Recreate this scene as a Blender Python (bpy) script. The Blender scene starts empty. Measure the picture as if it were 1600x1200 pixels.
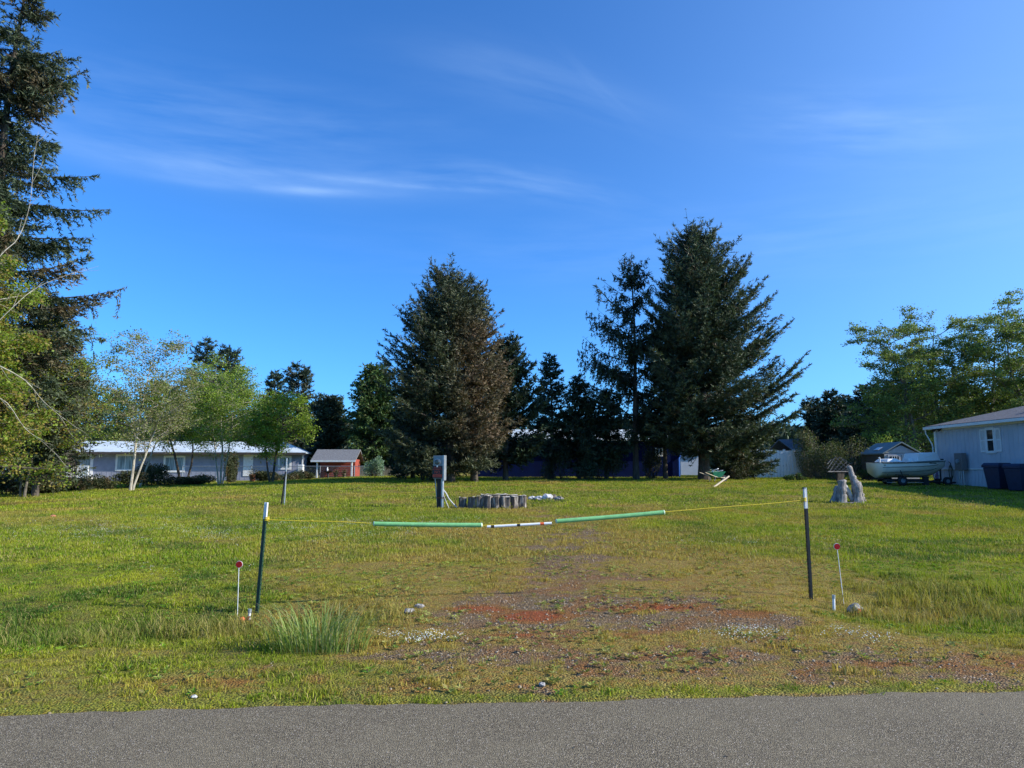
import bpy, math, random
import numpy as np
from mathutils import Vector, Matrix

random.seed(7)
rng = np.random.default_rng(7)
R = math.radians
SC = bpy.context.scene
COL = SC.collection

# ------------------------------------------------------------------ camera, sky, sun, exposure
CAM_H, PITCH, F = 1.6, R(6.85), 1108.0          # focal length in pixels of a 1600 px wide frame
cam_d = bpy.data.cameras.new('camera'); cam_d.sensor_width = 36; cam_d.lens = 36 * F / 1600
cam_d.clip_start = 0.05; cam_d.clip_end = 3000
cam = bpy.data.objects.new('camera', cam_d); COL.objects.link(cam)
cam.location = (0, 0, CAM_H); cam.rotation_euler = (R(90) + PITCH, 0, 0)
SC.camera = cam

SUN_EL, SUN_AZ = R(29), R(99)                   # azimuth clockwise from +Y: the sun stands to the right
world = bpy.data.worlds.new('World'); SC.world = world; world.use_nodes = True
wt = world.node_tree; wt.nodes.clear()
def N(t, typ, **kw):
    n = t.nodes.new(typ)
    for k, v in kw.items(): setattr(n, k, v)
    return n
def world_nodes():
    out = N(wt, 'ShaderNodeOutputWorld'); bg = N(wt, 'ShaderNodeBackground'); bg.inputs[1].default_value = 0.12
    sky = N(wt, 'ShaderNodeTexSky', sky_type='NISHITA'); sky.sun_disc = False
    sky.sun_elevation = SUN_EL; sky.sun_rotation = SUN_AZ
    sky.air_density = 0.85; sky.dust_density = 0.9; sky.ozone_density = 6.0; sky.altitude = 0
    hs = N(wt, 'ShaderNodeHueSaturation'); hs.inputs['Saturation'].default_value = 1.0
    wt.links.new(sky.outputs[0], hs.inputs['Color'])
    tm = N(wt, 'ShaderNodeMix', data_type='RGBA', blend_type='MULTIPLY'); tm.inputs[0].default_value = 1; wt.links.new(hs.outputs[0], tm.inputs[6]); tm.inputs[7].default_value = (.54, 1.13, 1.60, 1)
    tc = N(wt, 'ShaderNodeTexCoord'); sep = N(wt, 'ShaderNodeSeparateXYZ'); wt.links.new(tc.outputs['Generated'], sep.inputs[0])
    def M(op, a, b=None, c=None):
        n = N(wt, 'ShaderNodeMath', operation=op)
        for i, q in enumerate((a, b, c)):
            if q is None: continue
            if isinstance(q, (int, float)): n.inputs[i].default_value = q
            else: wt.links.new(q, n.inputs[i])
        return n.outputs[0]
    az = M('ARCTAN2', sep.outputs[0], sep.outputs[1])      # 0 straight ahead
    el = M('ARCSINE', sep.outputs[2])
    def streak(az0, el0, w, h, slope, seed, amt, curve=0.0, freq=7.0):
        da = M('SUBTRACT', az, az0)
        de = M('SUBTRACT', M('SUBTRACT', el, el0), M('ADD', M('MULTIPLY', da, slope), M('MULTIPLY', M('MULTIPLY', da, da), curve)))
        cmb = N(wt, 'ShaderNodeCombineXYZ'); wt.links.new(M('MULTIPLY', da, freq), cmb.inputs[0]); wt.links.new(M('MULTIPLY', de, freq * 7), cmb.inputs[1]); cmb.inputs[2].default_value = seed
        nz = N(wt, 'ShaderNodeTexNoise'); nz.inputs['Scale'].default_value = 1.0; nz.inputs['Detail'].default_value = 6; nz.inputs['Roughness'].default_value = 0.55; nz.inputs['Distortion'].default_value = 0.15
        wt.links.new(cmb.outputs[0], nz.inputs['Vector'])
        ga = M('EXPONENT', M('MULTIPLY', M('POWER', M('ABSOLUTE', M('DIVIDE', da, w)), 2.0), -1.0))
        ge = M('EXPONENT', M('MULTIPLY', M('POWER', M('ABSOLUTE', M('DIVIDE', de, h)), 2.0), -1.0))
        nn = M('MULTIPLY', M('MAXIMUM', M('SUBTRACT', nz.outputs[0], 0.34), 0.0), 2.6)
        return M('MULTIPLY', M('MULTIPLY', M('MULTIPLY', ga, ge), nn), amt)
    # thin cirrus wisps
    s = streak(-0.40, 0.385, 0.22, 0.024, 0.0, 2.0, 0.48, 0, 3)
    for a in ((-0.31, 0.370, 0.12, 0.0055, 0.05, 5.0, 0.60, 0, 2.5), (-0.16, 0.389, 0.12, 0.004, -0.02, 6.0, 0.36),
              (-0.02, 0.40, 0.20, 0.022, -0.08, 9.0, 0.22, -0.5), (0.03, 0.525, 0.17, 0.035, -0.22, 11.0, 0.19, -0.5, 3),
              (0.14, 0.50, 0.06, 0.012, -0.85, 13.0, 0.08, 0, 6), (0.48, 0.42, 0.13, 0.04, -0.2, 17.0, 0.22), (-0.45, 0.44, 0.3, 0.05, 0.05, 21.0, 0.16),
              (0.30, 0.30, 0.5, 0.05, 0.0, 25.0, 0.10), (-1.6, 0.5, 0.4, 0.05, 0.1, 31.0, 0.3), (2.2, 0.4, 0.5, 0.06, 0.1, 35.0, 0.3)):
        s = M('ADD', s, streak(*a))
    veil = M('EXPONENT', M('MULTIPLY', M('ADD', M('POWER', M('ABSOLUTE', M('DIVIDE', M('SUBTRACT', az, 1.05), .62)), 2.0), M('POWER', M('ABSOLUTE', M('DIVIDE', M('SUBTRACT', el, .35), .6)), 2.0)), -1.0))
    s = M('ADD', s, M('MULTIPLY', veil, .42))
    s = M('MINIMUM', M('MULTIPLY', s, 0.8), 0.6)
    mix = N(wt, 'ShaderNodeMix', data_type='RGBA'); wt.links.new(s, mix.inputs[0]); wt.links.new(tm.outputs[2], mix.inputs[6]); mix.inputs[7].default_value = (3.6, 5.2, 7.6, 1)
    wt.links.new(mix.outputs[2], bg.inputs[0]); wt.links.new(bg.outputs[0], out.inputs[0])
world_nodes()
sun_dir = Vector((math.sin(SUN_AZ) * math.cos(SUN_EL), math.cos(SUN_AZ) * math.cos(SUN_EL), math.sin(SUN_EL)))
sun_d = bpy.data.lights.new('sun', 'SUN'); sun_d.energy = 5.0; sun_d.angle = R(0.53); sun_d.color = (1.0, 0.93, 0.82)
sun = bpy.data.objects.new('sun', sun_d); COL.objects.link(sun); sun.rotation_euler = sun_dir.to_track_quat('Z', 'Y').to_euler(); sun.location = (40, -10, 40)
SC.view_settings.view_transform = 'Standard'; SC.view_settings.look = 'None'; SC.view_settings.gamma = 1; SC.view_settings.exposure = 0.5
SC.view_settings.use_curve_mapping = False
SC.render.engine = 'CYCLES'
SC.cycles.max_bounces = 5; SC.cycles.diffuse_bounces = 4; SC.cycles.glossy_bounces = 2; SC.cycles.transmission_bounces = 3; SC.cycles.transparent_max_bounces = 6
SC.cycles.use_denoising = True; SC.cycles.denoiser = 'OPENIMAGEDENOISE'; SC.cycles.denoising_input_passes = 'RGB_ALBEDO_NORMAL'; SC.cycles.denoising_prefilter = 'ACCURATE'

# ------------------------------------------------------------------ numeric helpers
_tabs = {}
def vnoise(x, y, seed=0):
    if seed not in _tabs: _tabs[seed] = np.random.default_rng(1000 + seed).random((256, 256))
    t = _tabs[seed]; x = np.asarray(x, float); y = np.asarray(y, float)
    xi = np.floor(x).astype(int); yi = np.floor(y).astype(int); fx = x - xi; fy = y - yi
    fx = fx * fx * (3 - 2 * fx); fy = fy * fy * (3 - 2 * fy)
    a = t[xi & 255, yi & 255]; b = t[(xi + 1) & 255, yi & 255]; c = t[xi & 255, (yi + 1) & 255]; d = t[(xi + 1) & 255, (yi + 1) & 255]
    return (a * (1 - fx) + b * fx) * (1 - fy) + (c * (1 - fx) + d * fx) * fy
def fbm(x, y, seed=0, oct=4, rough=0.55):
    s = 0; a = 1; tot = 0
    for o in range(oct):
        s = s + a * vnoise(np.asarray(x) * 2 ** o + 17.3 * o, np.asarray(y) * 2 ** o - 9.1 * o, seed + o); tot += a; a *= rough
    return s / tot
def sm(a, b, x):
    t = np.clip((np.asarray(x, float) - a) / (b - a), 0, 1); return t * t * (3 - 2 * t)
def edge(x): return 5.15 + 0.0715 * np.asarray(x, float)
def gz(x, y):
    x = np.asarray(x, float); y = np.asarray(y, float)
    z = np.interp(y, [-50, 5, 9, 13, 17, 22, 30, 36, 45, 55, 3000], [0, 0, 0.0, .08, .2, .40, .70, .86, 1.0, 1.05, 1.05])
    z = z * (1 - 0.42 * sm(-8, -22, x) * (1 - sm(60, 100, y)))
    s = y - edge(x)
    ditch = np.exp(-((s - 3.0) / 1.1) ** 2)
    z = z - 0.17 * ditch * (sm(-1.2, -3.4, x) + sm(3.0, 4.6, x))
    amp = 0.035 * sm(0.3, 3.0, s)
    z = z + amp * (fbm(x * .45, y * .45, 3, 3) - 0.5) * 2 + 0.02 * sm(.15, .8, s) * (fbm(x * 2.2, y * 2.2, 9, 3) - .5) * 2 * (1 - sm(20, 30, y))
    z = z + 0.015 * sm(0, .4, s) - 0.03 * sm(0.1, -0.1, s)
    return z
def gz1(x, y): return float(gz(np.array([x]), np.array([y]))[0])
def ray(u, v):
    a = (u - 800) / F; b = (600 - v) / F
    return Vector((a, math.cos(PITCH) - b * math.sin(PITCH), math.sin(PITCH) + b * math.cos(PITCH)))
def px(u, v, Y):
    d = ray(u, v); return Vector((0, 0, CAM_H)) + d * (Y / d.y)
def hit(u, v):
    d = ray(u, v); y = np.concatenate([np.arange(3, 20, .02), np.arange(20, 90, .05)])
    t = y / d.y; zz = CAM_H + d.z * t; g = gz(d.x * t, y)
    k = np.nonzero(zz <= g)[0]
    yy = y[k[0]] if len(k) else 80.0
    return Vector((d.x * yy / d.y, yy, gz1(d.x * yy / d.y, yy)))
def atY(u, Y, dz=0.0):                                  # stands on the ground at depth Y, in the column u
    X = (u - 800) / F * (Y * math.cos(PITCH) - 0.0) 
    return Vector((X, Y, gz1(X, Y) + dz))
def mpp(Y): return Y / F                                 # metres per (1600 px) pixel at depth Y

# ------------------------------------------------------------------ materials
def newmat(name):
    m = bpy.data.materials.new(name); m.use_nodes = True; m.node_tree.nodes.clear(); return m, m.node_tree
def lk(t, a, b): t.links.new(a, b)
def mixc(t, fac, a, b, mode='MIX'):
    n = N(t, 'ShaderNodeMix', data_type='RGBA', blend_type=mode)
    for s, q in ((0, fac), (6, a), (7, b)):
        if isinstance(q, (int, float)): n.inputs[s].default_value = q
        elif isinstance(q, tuple): n.inputs[s].default_value = (*q, 1) if len(q) == 3 else q
        else: lk(t, q, n.inputs[s])
    return n.outputs[2]
def mth(t, op, a, b=None, c=None, clamp=False):
    n = N(t, 'ShaderNodeMath', operation=op); n.use_clamp = clamp
    for i, q in enumerate((a, b, c)):
        if q is None: continue
        if isinstance(q, (int, float)): n.inputs[i].default_value = q
        else: lk(t, q, n.inputs[i])
    return n.outputs[0]
def noise(t, vec, scale, detail=4, rough=.55, dist=0.0):
    n = N(t, 'ShaderNodeTexNoise'); n.inputs['Scale'].default_value = scale; n.inputs['Detail'].default_value = detail
    n.inputs['Roughness'].default_value = rough; n.inputs['Distortion'].default_value = dist
    if vec is not None: lk(t, vec, n.inputs['Vector'])
    return n.outputs[0]
def ramp(t, fac, lo, hi):
    n = N(t, 'ShaderNodeMapRange'); n.interpolation_type = 'SMOOTHSTEP'; lk(t, fac, n.inputs[0]); n.inputs[1].default_value = lo; n.inputs[2].default_value = hi
    return n.outputs[0]
def mat(name, c1, c2=None, scale=6.0, rough=.7, bump=0.0, bscale=None, metal=0.0, stretch=(1, 1, 1), lo=.35, hi=.65, spec=.5, dirt=None):
    m, t = newmat(name); out = N(t, 'ShaderNodeOutputMaterial'); p = N(t, 'ShaderNodeBsdfPrincipled')
    p.inputs['Roughness'].default_value = rough; p.inputs['Metallic'].default_value = metal; p.inputs['Specular IOR Level'].default_value = spec
    tc = N(t, 'ShaderNodeTexCoord'); mp = N(t, 'ShaderNodeMapping'); mp.inputs['Scale'].default_value = stretch; lk(t, tc.outputs['Object'], mp.inputs[0]); v = mp.outputs[0]
    if c2 is None: c2 = tuple(q * .8 for q in c1)
    col = mixc(t, ramp(t, noise(t, v, scale, 6, .6), lo, hi), c1, c2)
    if dirt: col = mixc(t, mth(t, 'MULTIPLY', ramp(t, noise(t, v, scale * .37, 5, .65, .5), .5, .75), dirt[3]), col, dirt[:3])
    lk(t, col, p.inputs['Base Color'])
    if bump:
        b = N(t, 'ShaderNodeBump'); b.inputs['Strength'].default_value = bump; b.inputs['Distance'].default_value = .02
        lk(t, noise(t, v, bscale or scale * 3, 5, .6), b.inputs['Height']); lk(t, b.outputs[0], p.inputs['Normal'])
    lk(t, p.outputs[0], out.inputs[0]); return m
def leafmat(name, dark, light, brown, trans=.25, rough=.55):
    m, t = newmat(name); out = N(t, 'ShaderNodeOutputMaterial')
    at = N(t, 'ShaderNodeAttribute'); at.attribute_name = 'tint'; sp = N(t, 'ShaderNodeSeparateColor'); lk(t, at.outputs['Color'], sp.inputs[0])
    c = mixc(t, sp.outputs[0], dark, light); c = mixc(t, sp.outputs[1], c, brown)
    p = N(t, 'ShaderNodeBsdfPrincipled'); p.inputs['Roughness'].default_value = rough; p.inputs['Specular IOR Level'].default_value = .25; lk(t, c, p.inputs['Base Color'])
    tr = N(t, 'ShaderNodeBsdfTranslucent'); lk(t, mixc(t, 1.0, c, (1.5, 1.6, .7), 'MULTIPLY'), tr.inputs[0])
    mx = N(t, 'ShaderNodeMixShader'); mx.inputs[0].default_value = trans; lk(t, p.outputs[0], mx.inputs[1]); lk(t, tr.outputs[0], mx.inputs[2]); lk(t, mx.outputs[0], out.inputs[0])
    return m

def lawn_group():
    """mask (gravel, dry, red) + lush -> colour; shared by the soil sheet and every blade of grass"""
    g = bpy.data.node_groups.new('lawn_colour', 'ShaderNodeTree')
    for nm, ty in (('Mask', 'NodeSocketColor'), ('Lush', 'NodeSocketFloat')): g.interface.new_socket(nm, in_out='INPUT', socket_type=ty)
    g.interface.new_socket('Grass', in_out='OUTPUT', socket_type='NodeSocketColor')
    g.interface.new_socket('Soil', in_out='OUTPUT', socket_type='NodeSocketColor')
    i = N(g, 'NodeGroupInput'); o = N(g, 'NodeGroupOutput'); sp = N(g, 'ShaderNodeSeparateColor'); lk(g, i.outputs[0], sp.inputs[0])
    ge = N(g, 'ShaderNodeNewGeometry'); v = ge.outputs['Position']
    n1 = noise(g, v, .8, 5, .6); n2 = noise(g, v, 3.1, 5, .65); n3 = noise(g, v, 14, 4, .7); n4 = noise(g, v, 60, 3, .7)
    green = mixc(g, ramp(g, n2, .35, .65), (.14, .225, .012), (.225, .285, .018))
    green = mixc(g, ramp(g, n1, .40, .66), green, (.30, .33, .025))
    green = mixc(g, mth(g, 'MULTIPLY', ramp(g, n3, .52, .72), .5), green, (.045, .085, .016))
    green = mixc(g, i.outputs[1], green, (.060, .125, .022))
    dry = mixc(g, ramp(g, n3, .4, .65), (.36, .30, .065), (.30, .19, .05))
    grass = mixc(g, sp.outputs[1], green, dry)
    grass = mixc(g, mth(g, 'MULTIPLY', ramp(g, sp.outputs[2], .1, .5), .35), grass, (.30, .15, .04)); grass = mixc(g, ramp(g, sp.outputs[2], .6, 1.0), grass, (.36, .06, .022))
    lk(g, grass, o.inputs[0])
    soil = mixc(g, ramp(g, n4, .35, .65), (.13, .085, .04), (.25, .17, .085)); soil = mixc(g, ramp(g, n3, .50, .66), soil, (.34, .155, .04))
    soil = mixc(g, mth(g, 'MULTIPLY', mth(g, 'SUBTRACT', 1.0, sp.outputs[0]), .60), soil, grass)
    vo = N(g, 'ShaderNodeTexVoronoi'); vo.inputs['Scale'].default_value = 55; lk(g, v, vo.inputs['Vector'])
    vs = N(g, 'ShaderNodeSeparateColor'); lk(g, vo.outputs['Color'], vs.inputs[0])
    stone = mixc(g, vs.outputs[0], (.17, .11, .055), (.40, .29, .16)); stone = mixc(g, ramp(g, vs.outputs[1], .93, .96), stone, (.6, .55, .5))
    stone = mixc(g, ramp(g, vo.outputs['Distance'], .35, .7), stone, (.10, .08, .065))
    soil = mixc(g, mth(g, 'MULTIPLY', ramp(g, mth(g, 'ADD', sp.outputs[0], mth(g, 'MULTIPLY', mth(g, 'SUBTRACT', n3, .5), 1.4)), .35, .8), .85), soil, stone)
    soil = mixc(g, mth(g, 'MULTIPLY', ramp(g, mth(g, 'ADD', sp.outputs[2], mth(g, 'MULTIPLY', mth(g, 'SUBTRACT', n3, .5), .35)), .10, .5), .72), soil, (.27, .115, .03)); soil = mixc(g, mth(g, 'MULTIPLY', ramp(g, mth(g, 'ADD', sp.outputs[2], mth(g, 'MULTIPLY', mth(g, 'SUBTRACT', n3, .5), .5)), .60, 1.1), .7), soil, (.33, .065, .03))
    n5 = noise(g, v, 75, 3, .8); n6 = noise(g, v, 22, 3, .7); soil = mixc(g, 1.0, soil, mixc(g, ramp(g, n5, .38, .62), (.30, .28, .26), (1.45, 1.4, 1.3)), 'MULTIPLY'); soil = mixc(g, mth(g, 'MULTIPLY', ramp(g, n6, .54, .70), .65), soil, (.05, .035, .02))
    lk(g, soil, o.inputs[1]); return g
LG = lawn_group()
def ground_mat():
    m, t = newmat('soil_and_grass'); out = N(t, 'ShaderNodeOutputMaterial'); p = N(t, 'ShaderNodeBsdfPrincipled'); p.inputs['Roughness'].default_value = .95; p.inputs['Specular IOR Level'].default_value = .1
    a = N(t, 'ShaderNodeAttribute'); a.attribute_name = 'mask'; b = N(t, 'ShaderNodeAttribute'); b.attribute_name = 'lush'
    g = N(t, 'ShaderNodeGroup'); g.node_tree = LG; lk(t, a.outputs['Color'], g.inputs[0]); lk(t, b.outputs['Fac'], g.inputs[1]); lk(t, g.outputs[1], p.inputs['Base Color'])
    ge = N(t, 'ShaderNodeNewGeometry'); bp = N(t, 'ShaderNodeBump'); bp.inputs['Strength'].default_value = .9; bp.inputs['Distance'].default_value = .02
    vo = N(t, 'ShaderNodeTexVoronoi'); vo.inputs['Scale'].default_value = 55; lk(t, ge.outputs['Position'], vo.inputs['Vector'])
    lk(t, mth(t, 'SUBTRACT', noise(t, ge.outputs['Position'], 35, 4, .7), mth(t, 'MULTIPLY', vo.outputs['Distance'], .8)), bp.inputs['Height']); lk(t, bp.outputs[0], p.inputs['Normal'])
    lk(t, p.outputs[0], out.inputs[0]); return m
def blade_mat(name, tint=(1, 1, 1), tan=0.0):
    m, t = newmat(name); out = N(t, 'ShaderNodeOutputMaterial')
    a = N(t, 'ShaderNodeAttribute', attribute_type='INSTANCER'); a.attribute_name = 'mask'; b = N(t, 'ShaderNodeAttribute', attribute_type='INSTANCER'); b.attribute_name = 'lush'
    g = N(t, 'ShaderNodeGroup'); g.node_tree = LG; lk(t, a.outputs['Color'], g.inputs[0]); lk(t, b.outputs['Fac'], g.inputs[1])
    ge = N(t, 'ShaderNodeNewGeometry'); c = mixc(t, 1.0, g.outputs[0], tint, 'MULTIPLY')
    rnd = ge.outputs['Random Per Island']
    c = mixc(t, 1.0, c, mixc(t, rnd, (.45, .48, .5), (1.7, 1.6, 1.5)), 'MULTIPLY')
    c = mixc(t, ramp(t, rnd, .86 - tan, .92 - tan), c, (.36, .30, .11))
    p = N(t, 'ShaderNodeBsdfPrincipled'); p.inputs['Roughness'].default_value = .6; p.inputs['Specular IOR Level'].default_value = .12; lk(t, c, p.inputs['Base Color'])
    tr = N(t, 'ShaderNodeBsdfTranslucent'); lk(t, mixc(t, 1.0, c, (1.4, 1.4, .7), 'MULTIPLY'), tr.inputs[0])
    mx = N(t, 'ShaderNodeMixShader'); mx.inputs[0].default_value = .3; lk(t, p.outputs[0], mx.inputs[1]); lk(t, tr.outputs[0], mx.inputs[2]); lk(t, mx.outputs[0], out.inputs[0]); return m
def asphalt_mat():
    m, t = newmat('asphalt'); out = N(t, 'ShaderNodeOutputMaterial'); p = N(t, 'ShaderNodeBsdfPrincipled'); p.inputs['Roughness'].default_value = .9; p.inputs['Specular IOR Level'].default_value = .15
    ge = N(t, 'ShaderNodeNewGeometry'); v = ge.outputs['Position']
    vo = N(t, 'ShaderNodeTexVoronoi'); vo.inputs['Scale'].default_value = 130; lk(t, v, vo.inputs['Vector']); vs = N(t, 'ShaderNodeSeparateColor'); lk(t, vo.outputs['Color'], vs.inputs[0])
    c = mixc(t, vs.outputs[0], (.12, .097, .060), (.38, .315, .205)); c = mixc(t, ramp(t, vs.outputs[1], .93, .97), c, (.50, .43, .34)); c = mixc(t, ramp(t, vo.outputs['Distance'], .35, .75), c, (.07, .056, .042))
    c = mixc(t, mth(t, 'MULTIPLY', ramp(t, noise(t, v, .9, 5, .6), .4, .7), .35), c, (.27, .225, .145)); c = mixc(t, mth(t, 'MULTIPLY', ramp(t, noise(t, v, 3.5, 5, .6, .4), .56, .75), .3), c, (.12, .098, .07))
    lk(t, c, p.inputs['Base Color']); bp = N(t, 'ShaderNodeBump'); bp.inputs['Strength'].default_value = 1.0; bp.inputs['Distance'].default_value = .006
    lk(t, mth(t, 'SUBTRACT', noise(t, v, 140, 3, .7), vo.outputs['Distance']), bp.inputs['Height']); lk(t, bp.outputs[0], p.inputs['Normal']); lk(t, p.outputs[0], out.inputs[0]); return m

MT = dict(
    bark=mat('bark_dark', (.05, .038, .028), (.10, .08, .06), 9, .95, .8, 30, stretch=(1, 1, .25)),
    bark_pale=mat('bark_pale', (.42, .38, .30), (.17, .14, .10), 5, .9, .6, 20, stretch=(1, 1, .5), lo=.45, hi=.7),
    bark_grey=mat('bark_grey', (.20, .17, .13), (.10, .085, .065), 6, .9, .6, 22),
    lattice=mat('dark_lattice', (.16, .155, .15), (.08, .08, .08), 5, .9, .5, 25),
    wood_grey=mat('weathered_wood', (.36, .33, .30), (.19, .17, .16), 5, .9, .7, 25, stretch=(1.5, 1.5, .3)),
    drift=mat('driftwood', (.42, .38, .34), (.16, .14, .125), 9, .85, 1.0, 30, stretch=(2, 2, .35)),
    driftpale=mat('driftwood_pale', (.60, .58, .55), (.38, .36, .34), 4, .85, .6, 20),
    stumpbark=mat('charred_stump', (.10, .08, .065), (.46, .40, .33), 9, .95, 1.0, 22, stretch=(1, 1, .22), lo=.5, hi=.68),
    stumptop=mat('cut_wood', (.66, .60, .50), (.34, .29, .23), 12, .85, .5, 30),
    rock=mat('rock', (.40, .37, .34), (.20, .18, .165), 8, .9, .9, 25),
    white=mat('white_paint', (.80, .80, .78), (.70, .70, .68), 3, .5, .05),
    white_metal=mat('white_metal', (.72, .74, .75), (.62, .64, .66), 3, .4),
    offwhite=mat('offwhite_board', (.66, .65, .62), (.52, .51, .49), 3, .7, .2),
    lilac=mat('lilac_siding', (.29, .305, .38), (.24, .255, .32), 2, .75, .1),
    roof_pale=mat('pale_metal_roof', (.60, .66, .68), (.48, .54, .56), 1.5, .45, .1, dirt=(.30, .32, .30, .35)),
    brown=mat('dark_brown_siding', (.055, .04, .032), (.035, .027, .022), 3, .8, .2),
    red=mat('red_siding', (.36, .065, .035), (.27, .05, .03), 4, .75, .15),
    shingle=mat('grey_shingles', (.20, .20, .20), (.11, .11, .115), 14, .95, .6, 50),
    shingle_b=mat('brown_shingles', (.15, .145, .155), (.08, .078, .085), 9, .95, .6, 40),
    blue=mat('navy_siding', (.002, .011, .075), (.002, .008, .058), 2, .85, .1, spec=.1),
    sunlit_blue=mat('sunlit_corner_blue', (.03, .15, .62), (.02, .12, .5), 3, .5),
    rblue=mat('grey_blue_siding', (.50, .53, .58), (.44, .475, .52), 1.4, .75, .08, dirt=(.38, .42, .46, .3)),
    trim=mat('pale_trim', (.84, .84, .80), (.78, .78, .75), 2, .6),
    glass=mat('window_glass', (.035, .045, .05), (.02, .026, .03), 1, .06, spec=.8),
    curtain=mat('pale_blind', (.34, .42, .43), (.10, .13, .14), 2, .3, stretch=(6, 6, .5), spec=.8),
    galv=mat('galvanised_steel', (.42, .45, .47), (.32, .35, .37), 8, .42, metal=.55),
    boxgrey=mat('grey_enamel', (.22, .27, .29), (.18, .22, .24), 4, .45, metal=.1),
    boxtan=mat('taupe_enamel', (.17, .15, .14), (.14, .125, .12), 4, .5),
    postgreen=mat('dark_green_steel', (.012, .045, .028), (.02, .055, .035), 12, .45),
    postblack=mat('black_steel', (.012, .013, .014), (.022, .022, .022), 12, .5),
    stake=mat('red_brown_stake', (.16, .05, .03), None, 12, .8),
    yellow=mat('yellow_rope', (.72, .55, .03), (.60, .42, .02), 40, .7, .4, 160),
    foam=mat('green_foam', (.22, .52, .20), (.17, .44, .16), 14, .85, .25, 120),
    foam_end=mat('worn_foam_end', (.62, .72, .52), (.45, .62, .40), 20, .9, .4),
    pvc=mat('white_pvc', (.82, .83, .82), (.72, .73, .72), 6, .35),
    black=mat('black_rubber', (.012, .012, .013), (.02, .02, .02), 8, .75),
    orange=mat('orange_plastic', (.78, .13, .03), (.62, .09, .02), 8, .55),
    reflector=mat('red_reflector', (.42, .008, .012), (.34, .006, .01), 30, .25),
    signblack=mat('sign_black', (.015, .015, .016), (.022, .022, .022), 8, .5),
    signred=mat('sign_red', (.62, .07, .03), (.50, .05, .025), 8, .55),
    binnavy=mat('navy_plastic', (.014, .024, .065), (.010, .017, .048), 5, .5),
    binblue=mat('bin_blue', (.02, .07, .30), (.015, .055, .25), 5, .5),
    hull=mat('boat_hull', (.88, .86, .74), (.82, .80, .69), 2, .35, dirt=(.62, .60, .50, .4)),
    canvas=mat('pale_canvas', (.86, .86, .82), (.78, .78, .75), 3, .6, .2),
    rail=mat('rail_dark', (.07, .09, .08), None, 3, .5),
    shedwall_shaded=mat('shaded_taupe_resin', (.115, .095, .08), (.095, .08, .068), 3, .7, .1),  # darker than the front: shade on the side wall is put into the colour
    shedfront=mat('beige_resin', (.44, .43, .43), (.37, .36, .37), 3, .6, .1),
    shedroof=mat('green_grey_resin', (.17, .21, .21), (.13, .17, .17), 5, .7, .2),
    fencewood=mat('fence_boards', (.30, .25, .16), (.18, .145, .095), 3, .9, .4, 14, stretch=(1, 1, .3)),
    fencegrey=mat('grey_rails', (.33, .29, .27), (.22, .19, .18), 4, .9, .4),
    terracotta=mat('terracotta', (.42, .16, .08), (.34, .13, .07), 6, .85),
    wbgreen=mat('green_tray', (.02, .22, .13), (.016, .17, .10), 5, .45),
    plank=mat('fresh_plank', (.62, .52, .36), (.50, .40, .27), 3, .8, .3),
    petal=mat('white_petals', (.70, .72, .64), (.52, .55, .46), 30, .8),
    dark_leaf=mat('dry_leaves', (.05, .035, .02), (.12, .08, .04), 20, .9),
)
LM = dict(
    spruce=leafmat('spruce_needles', (.010, .022, .010), (.150, .185, .095), (.15, .085, .045), .10),  # wide dark to light span carries sunlit glints and deep shade in the needles
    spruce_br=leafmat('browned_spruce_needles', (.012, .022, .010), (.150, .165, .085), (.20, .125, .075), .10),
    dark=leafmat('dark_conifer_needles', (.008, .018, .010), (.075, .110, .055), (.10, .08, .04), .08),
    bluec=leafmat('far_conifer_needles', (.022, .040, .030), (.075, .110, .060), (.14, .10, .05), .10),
    cedar=leafmat('cedar_sprays', (.030, .060, .018), (.110, .170, .045), (.14, .13, .05), .15),
    alder=leafmat('alder_leaves', (.07, .125, .018), (.32, .43, .055), (.24, .20, .10), .35),
    alder_p=leafmat('grey_green_leaves', (.06, .085, .022), (.26, .30, .08), (.26, .21, .12), .3),
    alder_d=leafmat('right_alder_leaves', (.05, .085, .022), (.25, .32, .08), (.15, .13, .06), .3),
    near=leafmat('near_tree_leaves', (.06, .10, .012), (.27, .35, .04), (.27, .19, .05), .35),
    bush=leafmat('bush_leaves', (.018, .028, .012), (.085, .095, .036), (.14, .09, .045), .15),
    bramble=leafmat('bramble_leaves', (.045, .055, .022), (.16, .19, .055), (.20, .14, .08), .2),
    lime=leafmat('lime_leaves', (.22, .28, .04), (.46, .50, .11), (.4, .4, .1), .35),
    sage=leafmat('sage_leaves', (.10, .17, .11), (.28, .40, .27), (.2, .25, .15), .25),
    lowbush=leafmat('low_bush_leaves', (.02, .05, .012), (.07, .13, .03), (.1, .09, .03), .2),
)

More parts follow.
